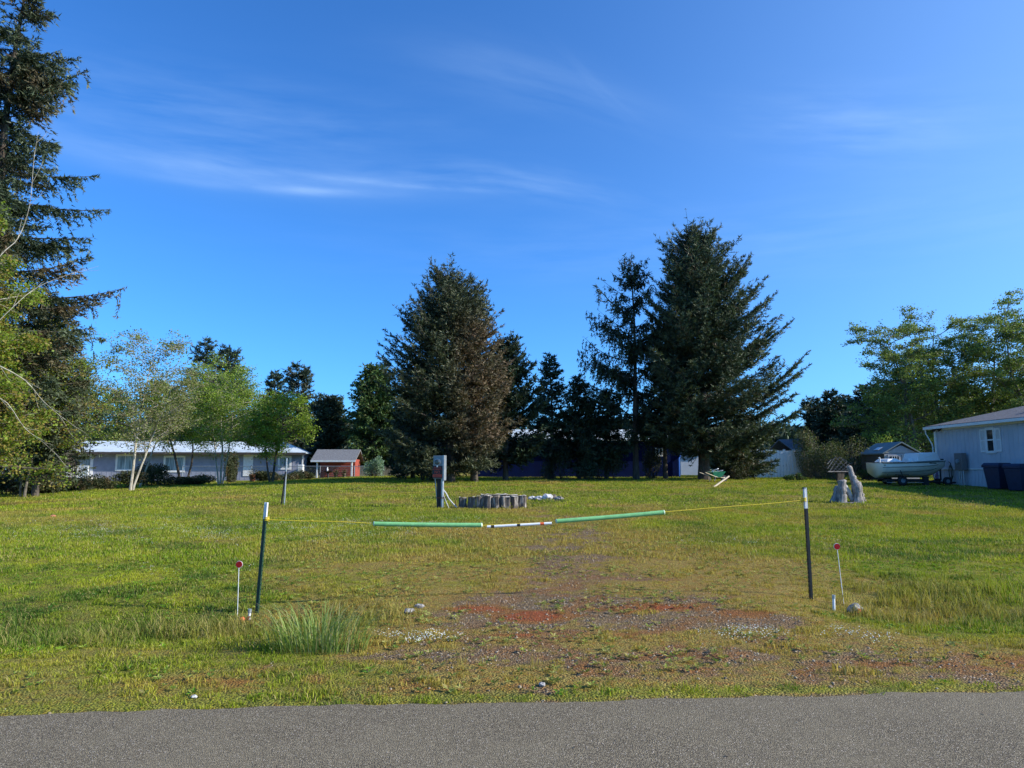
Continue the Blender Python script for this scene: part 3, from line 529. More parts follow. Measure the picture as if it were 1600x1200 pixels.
def deciduous(loc, H, label, group=None, name='alder_tree', spread=.5, stems=((0, 0),), n1=16, n2=6, n3=4, leaf=.085, nl=18, m='alder', bark='bark_pale', z0=.3, up=.6, seed=1, flat=.35, tr=None, rz=0, sig=.22, brownp=.08, gap=.0, twigdroop=0.0, top=1.0, xs=1.0, cat='tree'):
    r = np.random.default_rng(seed); root = empty(name, loc, rz, label, cat, group); segs = []; tips = []
    def poly(p, d, L, k, r0, r1, wob, liftv=0.0):
        out = [p]; 
        for i in range(k):
            d = d + r.normal(0, wob, 3); d[2] += liftv; d /= np.linalg.norm(d); q = p + d * L / k; segs.append((p, q, r0 + (r1 - r0) * i / k, r0 + (r1 - r0) * (i + 1) / k)); p = q; out.append(p)
        return out, d
    for si, (lx, ly) in enumerate(stems):
        h = H * (1 if si == 0 else r.uniform(.72, .95)); t0 = (tr or H * .012 + .03) * (1 if si == 0 else .8); d = np.array([lx, ly, 1.0]); d /= np.linalg.norm(d)
        P, _ = poly(np.array([lx * .5, ly * .5, -.2]), d, h, 12, t0, t0 * .12, .05, .02); P = np.array(P)
        for k in range(n1):
            tt = z0 + (1 - z0) * ((k + r.random() * .8) / n1); f = tt * 12; i = min(int(f), 11); p = P[i] + (P[i + 1] - P[i]) * (f - i); az = k * 2.4 + r.normal(0, .5)
            L = h * spread * (1 - tt * .75 * top) * r.uniform(.7, 1.1); dd = np.array([math.cos(az) * xs, math.sin(az), up * r.uniform(.6, 1.4)]); dd /= np.linalg.norm(dd)
            if r.random() < gap: continue
            Q, de = poly(p, dd, L, 5, t0 * .38 * (1 - tt * .6), t0 * .06, .13, -.03 * (1 - up)); Q = np.array(Q)
            for k2 in range(n2):
                f2 = 1.2 + 3.8 * (k2 + r.random()) / n2; i2 = min(int(f2), 4); p2 = Q[i2] + (Q[i2 + 1] - Q[i2]) * (f2 - i2); L2 = L * .42 * (1.25 - f2 / 5) * r.uniform(.6, 1.2) + .2
                d2 = dd * .8 + r.normal(0, .75, 3) * np.array([1, 1, flat]); d2[2] -= twigdroop; d2 /= np.linalg.norm(d2); W, _ = poly(p2, d2, L2, 3, t0 * .09, t0 * .03, .2, -.05 * twigdroop); W = np.array(W)
                for k3 in range(n3):
                    f3 = .4 + 2.6 * r.random(); i3 = min(int(f3), 2); p3 = W[i3] + (W[i3 + 1] - W[i3]) * (f3 - i3); d3 = d2 * .6 + r.normal(0, .8, 3) * np.array([1, 1, flat + .1]); d3[2] -= twigdroop; d3 /= np.linalg.norm(d3); L3 = L2 * .4 * r.uniform(.5, 1.2) + .12
                    segs.append((p3, p3 + d3 * L3, t0 * .035, t0 * .015)); tips.append((p3 + d3 * L3 * .2, d3 * L3))
                tips.append((W[-1], d2 * .15))
    nptubes('trunk', [s for s in segs if s[2] > (tr or H * .012 + .03) * .42], MT[bark], root, 8); nptubes('branches', [s for s in segs if s[2] <= (tr or H * .012 + .03) * .42], MT[bark], root, 4)
    A = np.array([t[0] for t in tips]); Dv = np.array([t[1] for t in tips]); cnt = r.poisson(nl, len(tips)); ti = np.repeat(np.arange(len(tips)), cnt); n = len(ti)
    P = A[ti] + Dv[ti] * r.uniform(-.2, 1.2, (n, 1)) + r.normal(0, sig, (n, 3)) * np.array([1, 1, .55]); D = unit(r.normal(0, 1, (n, 3)) * np.array([1, 1, .6]) - np.array([0, 0, .2])); sc = r.uniform(.6, 1.25, n)
    tint = np.zeros((n, 2)); tb = r.random(len(tips)); tint[:, 0] = np.clip(.6 * tb[ti] + .4 * r.random(n), 0, 1); tint[:, 1] = (r.random(len(tips))[ti] < brownp) * .8
    ax = unit(np.cross(D, r.normal(size=(n, 3)))); L = (leaf * sc)[:, None]; V = np.stack([P, P + D * L * .5 + ax * L * .36, P + D * L, P + D * L * .5 - ax * L * .36], 1)
    npmesh('crown', V.reshape(-1, 3), 4, LM[m], root, tint); return root
def bush(loc, sx, sy, h, label, m='bush', n=5000, leaf=.08, seed=1, name='bush', group=None, stems=30, cat='bush', bark='bark', top=.35, lumps=5, rz=0):
    r = np.random.default_rng(seed); root = empty(name, loc, rz, label, cat, group); segs = []
    C = np.stack([r.uniform(-.75, .75, lumps) * sx, r.uniform(-.6, .6, lumps) * sy, r.uniform(.25, .75, lumps) * h], -1); Rr = np.stack([r.uniform(.28, .5, lumps) * sx, r.uniform(.4, .7, lumps) * sy, r.uniform(.3, .5, lumps) * h], -1)
    k = r.integers(0, lumps, n); d = unit(r.normal(size=(n, 3))); q = r.random(n)[:, None] ** .4; P = C[k] + d * Rr[k] * q; P[:, 2] = np.where(P[:, 2] < .02, r.random(n) * h * .4, P[:, 2])
    for _ in range(stems):
        j = r.integers(0, lumps); b = np.array([C[j][0] * .7 + r.normal(0, .1 * sx), C[j][1] * .7, -.05]); dd = unit(r.normal(size=3)); e = C[j] + dd * Rr[j] * r.uniform(.8, 1.2); mid = (b + e) / 2 + r.normal(0, .08 * h, 3); segs += [(b, mid, .018, .012), (mid, e, .012, .005)]
    nptubes('stems', segs, MT[bark], root, 4)['kind'] = 'stuff'; D = unit(r.normal(size=(n, 3)) + d * .6); sc = r.uniform(.6, 1.3, n); ax = unit(np.cross(D, r.normal(size=(n, 3)))); L = (leaf * sc)[:, None]
    V = np.stack([P, P + D * L * .5 + ax * L * .33, P + D * L, P + D * L * .5 - ax * L * .33], 1); cell = np.floor(P / .25).astype(int); hsh = ((cell[:, 0] * 73 + cell[:, 1] * 179 + cell[:, 2] * 283) % 97) / 97.
    npmesh('crown', V.reshape(-1, 3), 4, LM[m], root, np.stack([np.clip(.5 * hsh + .5 * r.random(n), 0, 1), (hsh > .86) * .7], -1)); return root

def topz(u, v, Y): return px(u, v, Y).z
def make_trees():
    # ---- the big spruce right of the middle
    Y = 41; b = atY(1100, Y); H = topz(1090, 350, Y) - b.z
    conifer(b, H, 4.9, 'tallest full spruce with wide upswept limbs, right of the blue house', z0=.07, nb=520, e0=(-4, 42), e1=(30, 58), twig=1.0, droop=.05, dens=1.35, sl=.19, sw=.052, seed=11, lump=.38, tr=.34, rad_fn=lambda t: np.interp(t, [0, .12, .36, .6, .8, .93, 1], [.75, .98, .90, .68, .44, .21, .04]),
            asym=lambda a, t: 1 + .22 * np.clip(np.cos(a), -1, 1) * np.clip(1.2 - t * 1.5, 0, 1) - .12 * np.clip(-np.cos(a), 0, 1) * np.clip(1.1 - t, 0, 1) + .16 * (np.cos(a) > .7) * ((t < .3) & (t > .1)))
    # ---- drooping spruce left of it
    Y = 42.5; b = atY(994, Y); H = topz(988, 388, Y) - b.z
    conifer(b, H, 3.9, 'tall thin spruce with hanging twigs and a bare trunk before the blue house', z0=.20, nb=105, e0=(-12, 30), e1=(28, 50), power=.62, twig=.95, droop=.3, hang=.62, dens=1.2, sl=.2, sw=.07, m='dark', seed=5, lump=.45, tr=.20,
            asym=lambda a, t: 1 + .28 * np.clip(-np.cos(a), -1, 1) * (t < .8))
    # ---- browned spruce left of the middle: two leaders
    Y = 38; b = atY(703, Y); H = topz(700, 422, Y) - b.z
    def br(P, t): return np.clip(.10 + .72 * sm(-.3, 1.4, P[:, 0]) * sm(9.8, 7.5, P[:, 2]) * sm(.8, 2.8, P[:, 2]) * (.35 + 1.1 * (fbm(P[:, 0] * 1.3, P[:, 2] * 1.3, 33, 3))) - .1, 0, .95)
    conifer(b, H, 3.75, 'broad spruce with rusty brown patches on its right side, behind the meter post', z0=.05, nb=480, e0=(-8, 42), e1=(22, 58), power=.62, twig=.9, droop=.08, dens=1.3, sl=.18, sw=.052, m='spruce_br', seed=21, brown=br, lump=.30, tr=.28,
            rad_fn=lambda t: np.interp(t, [0, .1, .35, .6, .8, .93, 1], [.80, .92, .96, .74, .50, .27, .07]), asym=lambda a, t: 1 + .10 * np.clip(-np.cos(a), 0, 1) - .06 * np.clip(np.cos(a), 0, 1))
    Y = 38.6; b = atY(741, Y); H = topz(733, 424, Y) - b.z
    conifer(b, H, 2.4, 'slimmer spruce whose leader stands just right of the browned spruce top', z0=.12, nb=200, e0=(0, 42), e1=(25, 58), power=.7, twig=.8, dens=.8, m='spruce_br', seed=23, brown=lambda P, t: np.clip(.6 * sm(9.5, 7, P[:, 2]) * (.3 + fbm(P[:, 1], P[:, 2] * 1.2, 37, 3)), 0, .9), lump=.3, tr=.2, sl=.2, sw=.08)
    Y = 40.5; b = atY(790, Y); H = topz(792, 525, Y) - b.z
    conifer(b, H, 2.5, 'shorter spruce with long arms reaching right, beside the browned spruce', z0=.10, nb=285, e0=(0, 30), e1=(35, 55), power=.6, twig=.8, dens=1.15, m='dark', seed=31, lump=.4, tr=.17, asym=lambda a, t: 1 + .3 * np.clip(np.cos(a), 0, 1))
    Y = 44; b = atY(862, Y); H = topz(861, 542, Y) - b.z
    conifer(b, H, 2.1, 'small pointed spruce between the two big spruce groups', z0=.12, nb=190, e0=(-8, 25), e1=(8, 35), power=.75, twig=.6, dens=1.1, m='dark', seed=41, lump=.5, tr=.12)
    Y = 43; b = atY(905, Y); H = topz(903, 578, Y) - b.z
    conifer(b, H, 2.5, 'small ragged spruce left of the drooping spruce', z0=.10, nb=190, e0=(-8, 25), e1=(12, 35), power=.8, twig=.6, dens=1.1, m='dark', seed=43, lump=.5, tr=.12, hang=.2)
    Y = 43.2; b = atY(948, Y); H = topz(948, 600, Y) - b.z
    conifer(b, H, 2.4, 'short dark spruce under the limbs of the drooping spruce', z0=.12, nb=150, e0=(-8, 25), e1=(12, 35), power=.8, twig=.6, dens=1.1, m='dark', seed=45, lump=.5, tr=.12, hang=.3)
    Y = 43.5; b = atY(1040, Y); H = topz(1035, 500, Y) - b.z
    conifer(b, H, 2.2, 'dark spruce squeezed behind the tallest spruce on its left', z0=.22, nb=247, e0=(-8, 30), e1=(12, 45), power=.6, twig=.7, dens=1.15, m='dark', seed=47, lump=.4, tr=.15)
    # ---- cedar and dark fir left
    Y = 65; b = atY(585, Y); H = topz(581, 566, Y) - b.z
    conifer(b, H, 3.1, 'light green cedar right of the red shed', name='cedar_tree', z0=.03, nb=420, e0=(10, 50), e1=(-5, 40), power=.7, twig=.7, droop=.55, dens=.7, sl=.28, sw=.15, m='cedar', seed=51, lump=.3, tr=.18, rad_fn=lambda t: np.interp(t, [0, .15, .4, .7, .9, 1], [.8, 1, .95, .7, .35, .08]))
    Y = 68; b = atY(512, Y); H = topz(512, 620, Y) - b.z
    conifer(b, H, 3.0, 'dark round-topped fir behind the red shed', name='fir_tree', z0=.03, nb=330, e0=(0, 45), e1=(10, 50), power=.45, twig=.7, dens=.9, sl=.28, sw=.12, m='dark', seed=53, lump=.3, tr=.15)
    Y = 45; b = atY(645, Y); H = topz(640, 600, Y) - b.z
    conifer(b, H, 1.9, 'dark low fir in the gap between the cedar and the browned spruce', name='fir_tree', z0=.03, nb=300, e0=(0, 45), e1=(10, 50), power=.45, twig=.7, dens=.9, sl=.25, sw=.11, m='dark', seed=55, lump=.3, tr=.15)
    # ---- distant firs
    grp = 'distant conifers beyond the houses'
    for i, (u, v, Yd, Rr, lab, kw) in enumerate((
        (310, 522, 74, 3.4, 'distant fir with a ragged thin top, left of its twin above the long house', dict(power=.6)),
        (345, 538, 76, 3.6, 'distant flat-topped fir, right of its twin above the long house', dict(power=.45)),
        (422, 570, 78, 2.9, 'distant pointed fir behind the right end of the long house', dict(power=.75)),
        (460, 563, 73, 3.2, 'distant fir with brown drooping limbs at the right end of the long house', dict(power=.5)),
        (1277, 617, 72, 2.4, 'far small fir just right of the tallest spruce', dict(power=.55)),
        (1306, 604, 68, 2.7, 'far dark fir behind the gable roof', dict(power=.7)),
        (1330, 612, 70, 2.4, 'far narrow fir above the bramble hedge', dict(power=.7)),
        (1362, 598, 62, 2.8, 'dark fir behind the beige shed, left of two', dict(power=.5)),
        (1402, 594, 60, 3.0, 'dark fir behind the beige shed, right of two', dict(power=.5)),
        (1445, 610, 64, 3.4, 'dark fir behind the corner of the pale blue house', dict(power=.5)),
        (1520, 600, 66, 4.0, 'dark fir hidden behind the alders over the pale blue house', dict(power=.5)),
        (1590, 590, 66, 4.0, 'dark fir at the right edge behind the alders', dict(power=.5)))):
        b = atY(u, Yd); H = topz(u, v, Yd) - b.z
        conifer(b, H, Rr * 1.2, lab, group=grp, name='fir_tree', z0=.05, nb=230, e0=(-8, 30), e1=(-2, 40), twig=.9, dens=.8, sl=.34, sw=.13, m='bluec' if u < 600 else 'dark', seed=60 + i, lump=.45, tr=.18, gaps=.4,
                brown=(lambda P, t: .5 * sm(.45, .7, fbm(P[:, 0], P[:, 2], 39, 3))) if u == 460 else None, **kw)
    # ---- the big spruce at the left edge
    Y = 27; b = atY(-32, Y)
    conifer(b, 22.5, 4.7, 'huge ragged spruce at the left edge, cut off by the frame', z0=.14, nb=300, e0=(-18, 15), e1=(14, 30), power=.55, twig=1.0, droop=.45, hang=.10, dens=1.6, sl=.18, sw=.055, m='spruce', seed=71, lump=.62, tr=.34, brown=lambda P, t: .55 * sm(.5, .75, fbm(P[:, 0] * .8, P[:, 2] * .8, 38, 3)),
            rad_fn=lambda t: np.interp(t, [0, .15, .4, .65, .85, 1], [.95, 1.08, .90, .66, .36, .1]), gaps=.5)
    b = atY(58, 30); conifer(b, 8.6, 2.9, 'dark shorter spruce under the huge left spruce', z0=.12, nb=260, e0=(-10, 30), e1=(22, 40), power=.5, twig=.9, droop=.3, hang=.1, dens=1.0, sl=.2, sw=.065, m='spruce', seed=73, lump=.5, tr=.14, brown=lambda P, t: .5 * sm(.5, .75, fbm(P[:, 0] * .8, P[:, 2] * .8, 34, 3)))
    # ---- leafy trees at the left edge, in front of it
    b = atY(-170, 21); deciduous(b, 10.0, 'leafy tree at the left edge with long pale bare-looking branches', name='willow_tree', spread=.46, stems=((-.02, 0), (.10, .05)), n1=24, n2=8, n3=5, leaf=.10, nl=17, m='near', z0=.22, up=.45, seed=81, flat=.5, sig=.12, brownp=.25, gap=.25)
    w = [o for o in bpy.data.objects if o.name.startswith('willow_tree')][0]; o0 = Vector(w.location)
    for pl, r0 in ((((-60, 480), (0, 400), (28, 372), (46, 322), (53, 250), (60, 205)), .026), (((-70, 540), (0, 572), (40, 595), (66, 625), (92, 648), (112, 662)), .030), (((-60, 640), (0, 622), (38, 668), (66, 690), (95, 716)), .024), (((-60, 560), (20, 480), (60, 448), (110, 428), (134, 420)), .020)):
        pts = [px(u, v, 20.6 + .012 * max(u, 0)) - o0 for u, v in pl]; pts = [((pts[i] * 2) + (pts[min(i + 1, len(pts) - 1)] - pts[max(i - 1, 0)]) * t + (pts[max(i - 1, 0)] * 2 - pts[i] * 5 + pts[i + 1] * 4 - pts[min(i + 2, len(pts) - 1)]) * t * t + (-pts[max(i - 1, 0)] + pts[i] * 3 - pts[i + 1] * 3 + pts[min(i + 2, len(pts) - 1)]) * t ** 3) * .5 for i in range(len(pts) - 1) for t in (0, .25, .5, .75)] + [pts[-1]]; mb = MB(); mb.tube(pts, [.62 * r0 * (1 - .85 * k / (len(pts) - 1)) for k in range(len(pts))], 6, jit=.06)
        for k in range(4, len(pts) - 1, 2):
            dv = (pts[k + 1] - pts[k]).normalized(); sd = Vector((random.uniform(-.6, .9), random.uniform(-.4, .4), random.uniform(-.9, .7))); e = pts[k] + (dv + sd * .8) * random.uniform(.15, .5); mb.tube([pts[k], (pts[k] + e) / 2 + Vector((0, 0, random.uniform(-.03, .03))), e, e + (dv + sd * .3) * .12], [.006, .005, .004, .002], 4)
        mb.build('bare_branch', MT['bark_pale'], w)
    b = atY(-30, 24); deciduous(b, 8.2, 'shorter mossy alder under the huge spruce at the left edge', spread=.42, stems=((.05, 0), (-.15, 0)), n1=18, n2=8, n3=5, leaf=.10, nl=14, bark='bark_grey', m='near', z0=.2, up=.35, seed=83, flat=.5, sig=.13, brownp=.35, twigdroop=.2)
    b = atY(72, 35); deciduous(b, 7.4, 'olive leafy alder in front of the left end of the long house', spread=.45, stems=((0, 0), (.2, 0), (-.2, 0)), n1=14, n2=7, n3=5, leaf=.10, nl=13, bark='bark', m='alder_p', z0=.52, up=.4, seed=85, flat=.5, sig=.14, brownp=.3)
    b = atY(40, 29.5); deciduous(b, 7.2, 'yellow green broad alder with mossy twigs before the shorter dark spruce', spread=.52, stems=((.05, 0), (-.2, 0)), n1=20, n2=8, n3=6, leaf=.085, nl=7, bark='bark_grey', m='near', z0=.34, up=.4, seed=87, flat=.4, sig=.12, brownp=.35, top=.7, tr=.06)
    # ---- alders in front of the long house
    b = hit(202, 767); H = topz(228, 522, b.y) - b.z; deciduous(b, H * 1.0, 'thin-leaved alder with white bark and a forked trunk, left of its neighbour', spread=.50, stems=((.05, 0), (.20, .1)), n1=26, n2=8, n3=6, leaf=.095, nl=5, m='alder_p', z0=.30, up=.55, seed=91, flat=.35, sig=.13, top=.72, brownp=.25, tr=.075)
    b = hit(213, 762); deciduous(b, 5.2, 'slender white-barked alder leaning right beside the forked alder', spread=.5, stems=((.20, .1),), n1=13, n2=7, n3=5, leaf=.10, nl=10, m='alder_p', z0=.45, up=.6, seed=93, flat=.55, sig=.13, tr=.065)
    b = hit(344, 757); H = topz(350, 578, b.y) - b.z; deciduous(b, H, 'bright green alder with three pale stems in front of the white door', spread=.58, stems=((.02, 0), (.22, 0), (-.2, .1)), n1=24, n2=8, n3=6, leaf=.10, nl=6, m='alder', z0=.34, up=.5, seed=95, flat=.4, sig=.15, top=.75, tr=.075)
    b = hit(284, 758); deciduous(b, 6.4, 'dark-stemmed small tree bending left between the house windows', spread=.6, stems=((-.15, 0), (.3, .1)), n1=16, n2=7, n3=5, leaf=.11, nl=10, m='alder', bark='bark', z0=.4, up=.6, seed=97, flat=.6, sig=.14, tr=.10)
    b = hit(395, 757); b.y += 3; deciduous(b, 5.2, 'leafy green tree rising over the right half of the long house', spread=.65, stems=((.1, 0), (-.1, 0)), n1=18, n2=7, n3=5, leaf=.11, nl=9, m='alder', bark='bark', z0=.42, up=.5, seed=99, flat=.6, sig=.15, tr=.09)
    for i, (u, v, Yd, lab) in enumerate(((130, 600, 72, 'broad leafy tree behind the left end of the long house'), (195, 615, 76, 'leafy tree behind the second window of the long house'), (262, 600, 74, 'leafy tree behind the middle of the long house'), (325, 612, 78, 'leafy tree below the two distant firs'), (395, 615, 75, 'leafy tree behind the right half of the long house'), (60, 590, 70, 'leafy tree beyond the rail fence'))):
        b = atY(u, Yd); H = topz(u, v, Yd) - b.z; deciduous(b, H, lab, group='leafy trees behind the long house', spread=.6, n1=16, n2=7, n3=4, leaf=.22, nl=13, m='alder' if i % 2 else 'alder_p', bark='bark_grey', z0=.15, up=.5, seed=110 + i, flat=.6, sig=.3)
    # ---- alders over the right house
    for i, (u, v, Yd, sp, lab, stems) in enumerate(((1437, 500, 49, .50, 'spreading alder with flat layered limbs, leftmost above the beige shed', ((-.06, 0), (-.25, .1))), (1487, 478, 50, .42, 'tall alder with flat layered limbs behind the corner of the pale blue house', ((.0, 0), (.12, 0))),
                                                (1545, 492, 51, .42, 'alder with flat layered limbs above the roof of the pale blue house', ((.03, 0),)), (1625, 462, 47, .42, 'tallest pale alder at the right edge of the frame', ((-.03, 0), (.1, 0))))):
        b = atY(u, Yd); H = (topz(u, v, Yd) - b.z) * .95; deciduous(b, H, lab, group='alders behind the pale blue house', spread=sp, stems=stems, n1=26, n2=8, n3=6, leaf=.13, nl=12, m='alder_d', bark='bark_grey', z0=.22, up=.36, seed=130 + i, flat=.12, sig=.13, top=.62, tr=.17)
    b = atY(1383, 46); bush(b, .9, .8, 2.9, 'lime green leafy shrub standing behind the beige shed roof', 'lime', 1500, .12, 141, 'shrub', lumps=5)
    b = atY(1418, 47); bush(b, 1.0, .8, 3.0, 'yellow green shrub right of the lime shrub behind the shed', 'lime', 900, .11, 142, 'shrub', lumps=5)
    # ---- bushes
    G = 'dark bushes under the long house windows'
    for i, (u, Yd, sx, h, lab) in enumerate(((20, 32, 1.5, .9, 'dark bush beside the leaning trunk at the left edge'), (70, 33, 1.6, .9, 'dark brush left of the porch rail'), (122, 35.5, 1.4, .6, 'dark brush in front of the porch rail'), (165, 38, 1.9, .9, 'dark bush left of the white barked alders'), (238, 43, 1.5, 1.3, 'dark bush right of the white barked alders'), (300, 44, 1.7, .6, 'low dark bush under the third window'), (372, 48, .8, 1.8, 'dark green bush left of the white door'), (425, 50, 1.8, .7, 'low dark bush right of the white door'), (455, 51, 1.5, .7, 'low dark bush under the last window'))):
        bush(atY(u, Yd), sx, .9, h, lab, 'bush', 7000, .085, 150 + i, 'bush', G)
    bush(atY(585, 52), .8, .6, 1.6, 'pale sage bush beside the wooden fence', 'sage', 2000, .10, 171)
    bush(atY(1300, 43), 2.1, .9, 2.2, 'tall bramble hedge left of the beige shed', 'bramble', 9000, .075, 172, 'bramble_hedge', stems=140, bark='bark_grey', lumps=9)
    bush(atY(1272, 46), 1.2, .5, 3.0, 'twiggy bramble bush under the far gable roof', 'bramble', 3800, .09, 173, 'bramble_bush', stems=90, bark='bark_grey', lumps=5)
    b = atY(1160, 44); conifer(b, 3.9, 2.3, 'young spruce merging into the right foot of the tallest spruce', z0=.02, nb=190, e0=(5, 40), e1=(5, 45), power=.6, twig=.8, dens=1.0, m='spruce', seed=49, lump=.4, tr=.08)
    bush(atY(1241, 40), .62, .4, .38, 'low round green bush in front of the white fence', 'lowbush', 2500, .06, 174)
    bush(atY(1360, 41), .8, .5, .6, 'low weedy bush in front of the beige shed', 'lowbush', 1400, .06, 175)
    bush(atY(900, 42), 1.2, .7, 2.1, 'young green shrub in front of the blue house wall', 'dark', 2600, .10, 176, 'shrub')
    bush(atY(1150, 42.5), 1.6, .8, 1.5, 'dark shrub behind the wheelbarrow', 'bush', 3500, .08, 177, 'shrub')
    bush(atY(950, 42.5), 1.2, .7, 1.3, 'dark shrub at the foot of the drooping spruce', 'bush', 2600, .08, 178, 'shrub')
    bush(atY(1012, 44), 1.0, .6, 1.9, 'dark shrub before the navy house right of the drooping spruce trunk', 'bush', 3000, .08, 181, 'shrub')
    bush(atY(868, 43), 1.1, .6, 1.7, 'dark shrub at the foot of the small pointed spruce', 'bush', 3000, .08, 182, 'shrub')
    bush(atY(650, 40), 1.6, .7, 1.4, 'dark shrub under the browned spruce on its left', 'bush', 3500, .08, 179, 'shrub')
    bush(atY(20, 38), 1.4, .8, 1.2, 'yellow green shrub in front of the rail fence', 'lime', 500, .07, 180, 'shrub')
    # far wood closing the view between the trunks
    n = 60000; x = rng.uniform(-150, 170, n); y = rng.uniform(105, 125, n); hh = 5.2 + 3.0 * fbm(x * .12, y * .0, 66, 4) + 1.2 * fbm(x * .6, y * 0, 67, 3); z = 1.0 + hh * rng.random(n) ** .7
    D = unit(rng.normal(size=(n, 3)) + np.array([0, 0, .6])); o = shoots_mesh('far_wood', np.stack([x, y, z], -1), D, rng.uniform(.9, 1.7, n), rng.uniform(.4, .8, n), LM['bluec'], None, np.stack([rng.random(n), np.zeros(n)], -1)); tag(o, 'far belt of dark woods closing the view', kind='stuff')
make_trees()

# ------------------------------------------------------------------ buildings
def P3(u, v, Y): return px(u, v, Y)
def window(parent, u0, u1, z0, z1, y, mframe, mglass, fr=.09, div=1, hdiv=0, xw=None, name='window', label=None):
    """window in a wall facing -Y at local y; u0,u1 local x"""
    w = empty(name, (0, 0, 0)); w.parent = parent
    if label: w['label'] = label
    f = MB(); f.b2((u0, y - .05, z0), (u0 + fr, y - .003, z1)).b2((u1 - fr, y - .05, z0), (u1, y - .003, z1)).b2((u0 + fr, y - .05, z1 - fr), (u1 - fr, y - .003, z1)).b2((u0 + fr, y - .06, z0), (u1 - fr, y - .003, z0 + fr))
    f.build('window_frame', mframe, w)
    W = (u1 - u0 - 2 * fr); n = div + 1
    for k in range(n):
        a = u0 + fr + W * k / n; b = u0 + fr + W * (k + 1) / n; MB().b2((a + .02, y - .02, z0 + fr + .002), (b - .02, y - .004, z1 - fr - .002)).build('pane', mglass, w)
    if div:
        g = MB()
        for k in range(1, n): a = u0 + fr + W * k / n; g.b2((a - .02, y - .04, z0 + fr), (a + .02, y - .003, z1 - fr))
        g.build('mullion', mframe, w)
    if hdiv:
        MB().b2((u0 + fr, y - .045, (z0 + z1) / 2 - .02), (u1 - fr, y - .022, (z0 + z1) / 2 + .02)).build('meeting_rail', mframe, w)
    return w
def hip_roof(mb, x0, x1, y0, y1, z0, zr, il, ir, th=.12):
    ym = (y0 + y1) / 2; a, b, c, d = (x0, y0, z0), (x1, y0, z0), (x1, y1, z0), (x0, y1, z0); e, f = (x0 + il, ym, zr), (x1 - ir, ym, zr)
    lo = [(p[0], p[1], z0 - th) for p in (a, b, c, d)]
    mb.add([a, b, c, d, e, f] + lo, [(0, 1, 5, 4), (1, 2, 5), (2, 3, 4, 5), (3, 0, 4), (0, 6, 7, 1), (1, 7, 8, 2), (2, 8, 9, 3), (3, 9, 6, 0), (6, 9, 8, 7)]); return mb
def long_house():
    YA = 60; L0 = P3(90, 750, YA); L1 = P3(472, 750, YA + 3); rz = math.atan2(3, L1.x - L0.x); W = math.hypot(3, L1.x - L0.x); gb = .62
    root = empty('long_house', (L0.x, YA, gb), rz, 'long lilac grey single-storey house with pale metal roof, behind the left trees', 'house')
    eave = px(300, 708, YA + 1.5).z - gb; zr = px(300, 690, YA + 4).z - gb; D = 4.4
    def ux(u, Y=None): # column -> local x
        best = None; th = rz
        t = (u - 800) / F
        # world point on the wall line: X = L0.x + s cos, Y = YA + s sin ; X = t*(Y cosP + (z-h) sinP)
        s = (t * YA * math.cos(PITCH) - L0.x) / (math.cos(th) - t * math.cos(PITCH) * math.sin(th)); return s
    def vz(v): return px(300, v, YA + 1.6).z - gb
    w = MB(); w.b2((0, 0, 0), (W, D, eave)); w.build('wall', MT['lilac'], root)
    s = MB(); x = .2
    while x < W - .1: s.b2((x, -.012, .0), (x + .035, -.001, eave - .1)); x += .4
    s.build('siding_battens', MT['lilac'], root, kind='stuff')
    hip_roof(MB(), -.3, W + .35, -.75, D + .75, eave + .1, zr, .5, 2.3).build('roof', MT['roof_pale'], root)
    MB().b2((-.3, -.80, eave - .13), (W + .35, -.755, eave + .06)).build('gutter', MT['brown'], root)  # gutter enlarged into a dark band that stands in for the eave shadow
    MB().b2((W - .06, -.09, .3), (W + .05, -.003, eave - .08)).build('corner_trim', MT['white'], root)
    window(root, ux(92), ux(145), vz(752), vz(711), 0, MT['white'], MT['curtain'], .22, 2, label='wide white patio door')
    window(root, ux(180), ux(210), vz(736), vz(710), 0, MT['white'], MT['curtain'], .16, 1)
    window(root, ux(255), ux(289), vz(738), vz(712), 0, MT['white'], MT['curtain'], .16, 1)
    window(root, ux(434), ux(455), vz(734), vz(712), 0, MT['white'], MT['curtain'], .16, 2)
    d = MB(); d.b2((ux(380), -.06, vz(744)), (ux(395), -.003, vz(710))); dd = d.build('door', MT['white'], root); MB().box((ux(393), -.09, vz(728)), (.05, .05, .12)).build('door_handle', MT['black'], dd)
    l = MB(); l.box((ux(399), -.08, vz(712)), (.35, .15, .18)); l.build('wall_lamp', MT['white'], root)
    # porch rail
    pr = MB(); x0, x1 = ux(86), ux(152); deck = empty('porch', (0, 0, 0)); deck.parent = root
    MB().b2((x0, -1.7, .05), (x1, -.02, .30)).build('deck', MT['offwhite'], deck)
    MB().b2((x0, -1.70, 1.20), (x1, -1.63, 1.27)).build('handrail', MT['white'], deck)
    for k in range(5): xx = x0 + (x1 - x0 - .1) * k / 4; MB().b2((xx, -1.71, .30), (xx + .1, -1.61, 1.19)).build('post', MT['white'], deck)
    bl = MB(); xx = x0 + .2
    while xx < x1 - .1: bl.b2((xx, -1.68, .30), (xx + .03, -1.65, 1.19)); xx += .16
    bl.build('balusters', MT['white'], deck, kind='stuff')
    # dark neighbour
    b = px(60, 752, 58); r2 = empty('brown_shed', (b.x, 58, .6), 0, 'dark brown cabin with a tall window left of the long house', 'shed')
    MB().b2((0, 0, 0), (1.75, 3, 2.5)).build('wall', MT['brown'], r2); hip_roof(MB(), -.2, 1.95, -.3, 3.3, 2.6, 3.1, .3, .3).build('roof', MT['shingle'], r2); window(r2, .45, 1.15, .5, 2.0, 0, MT['brown'], MT['curtain'], .07, 1)
long_house()
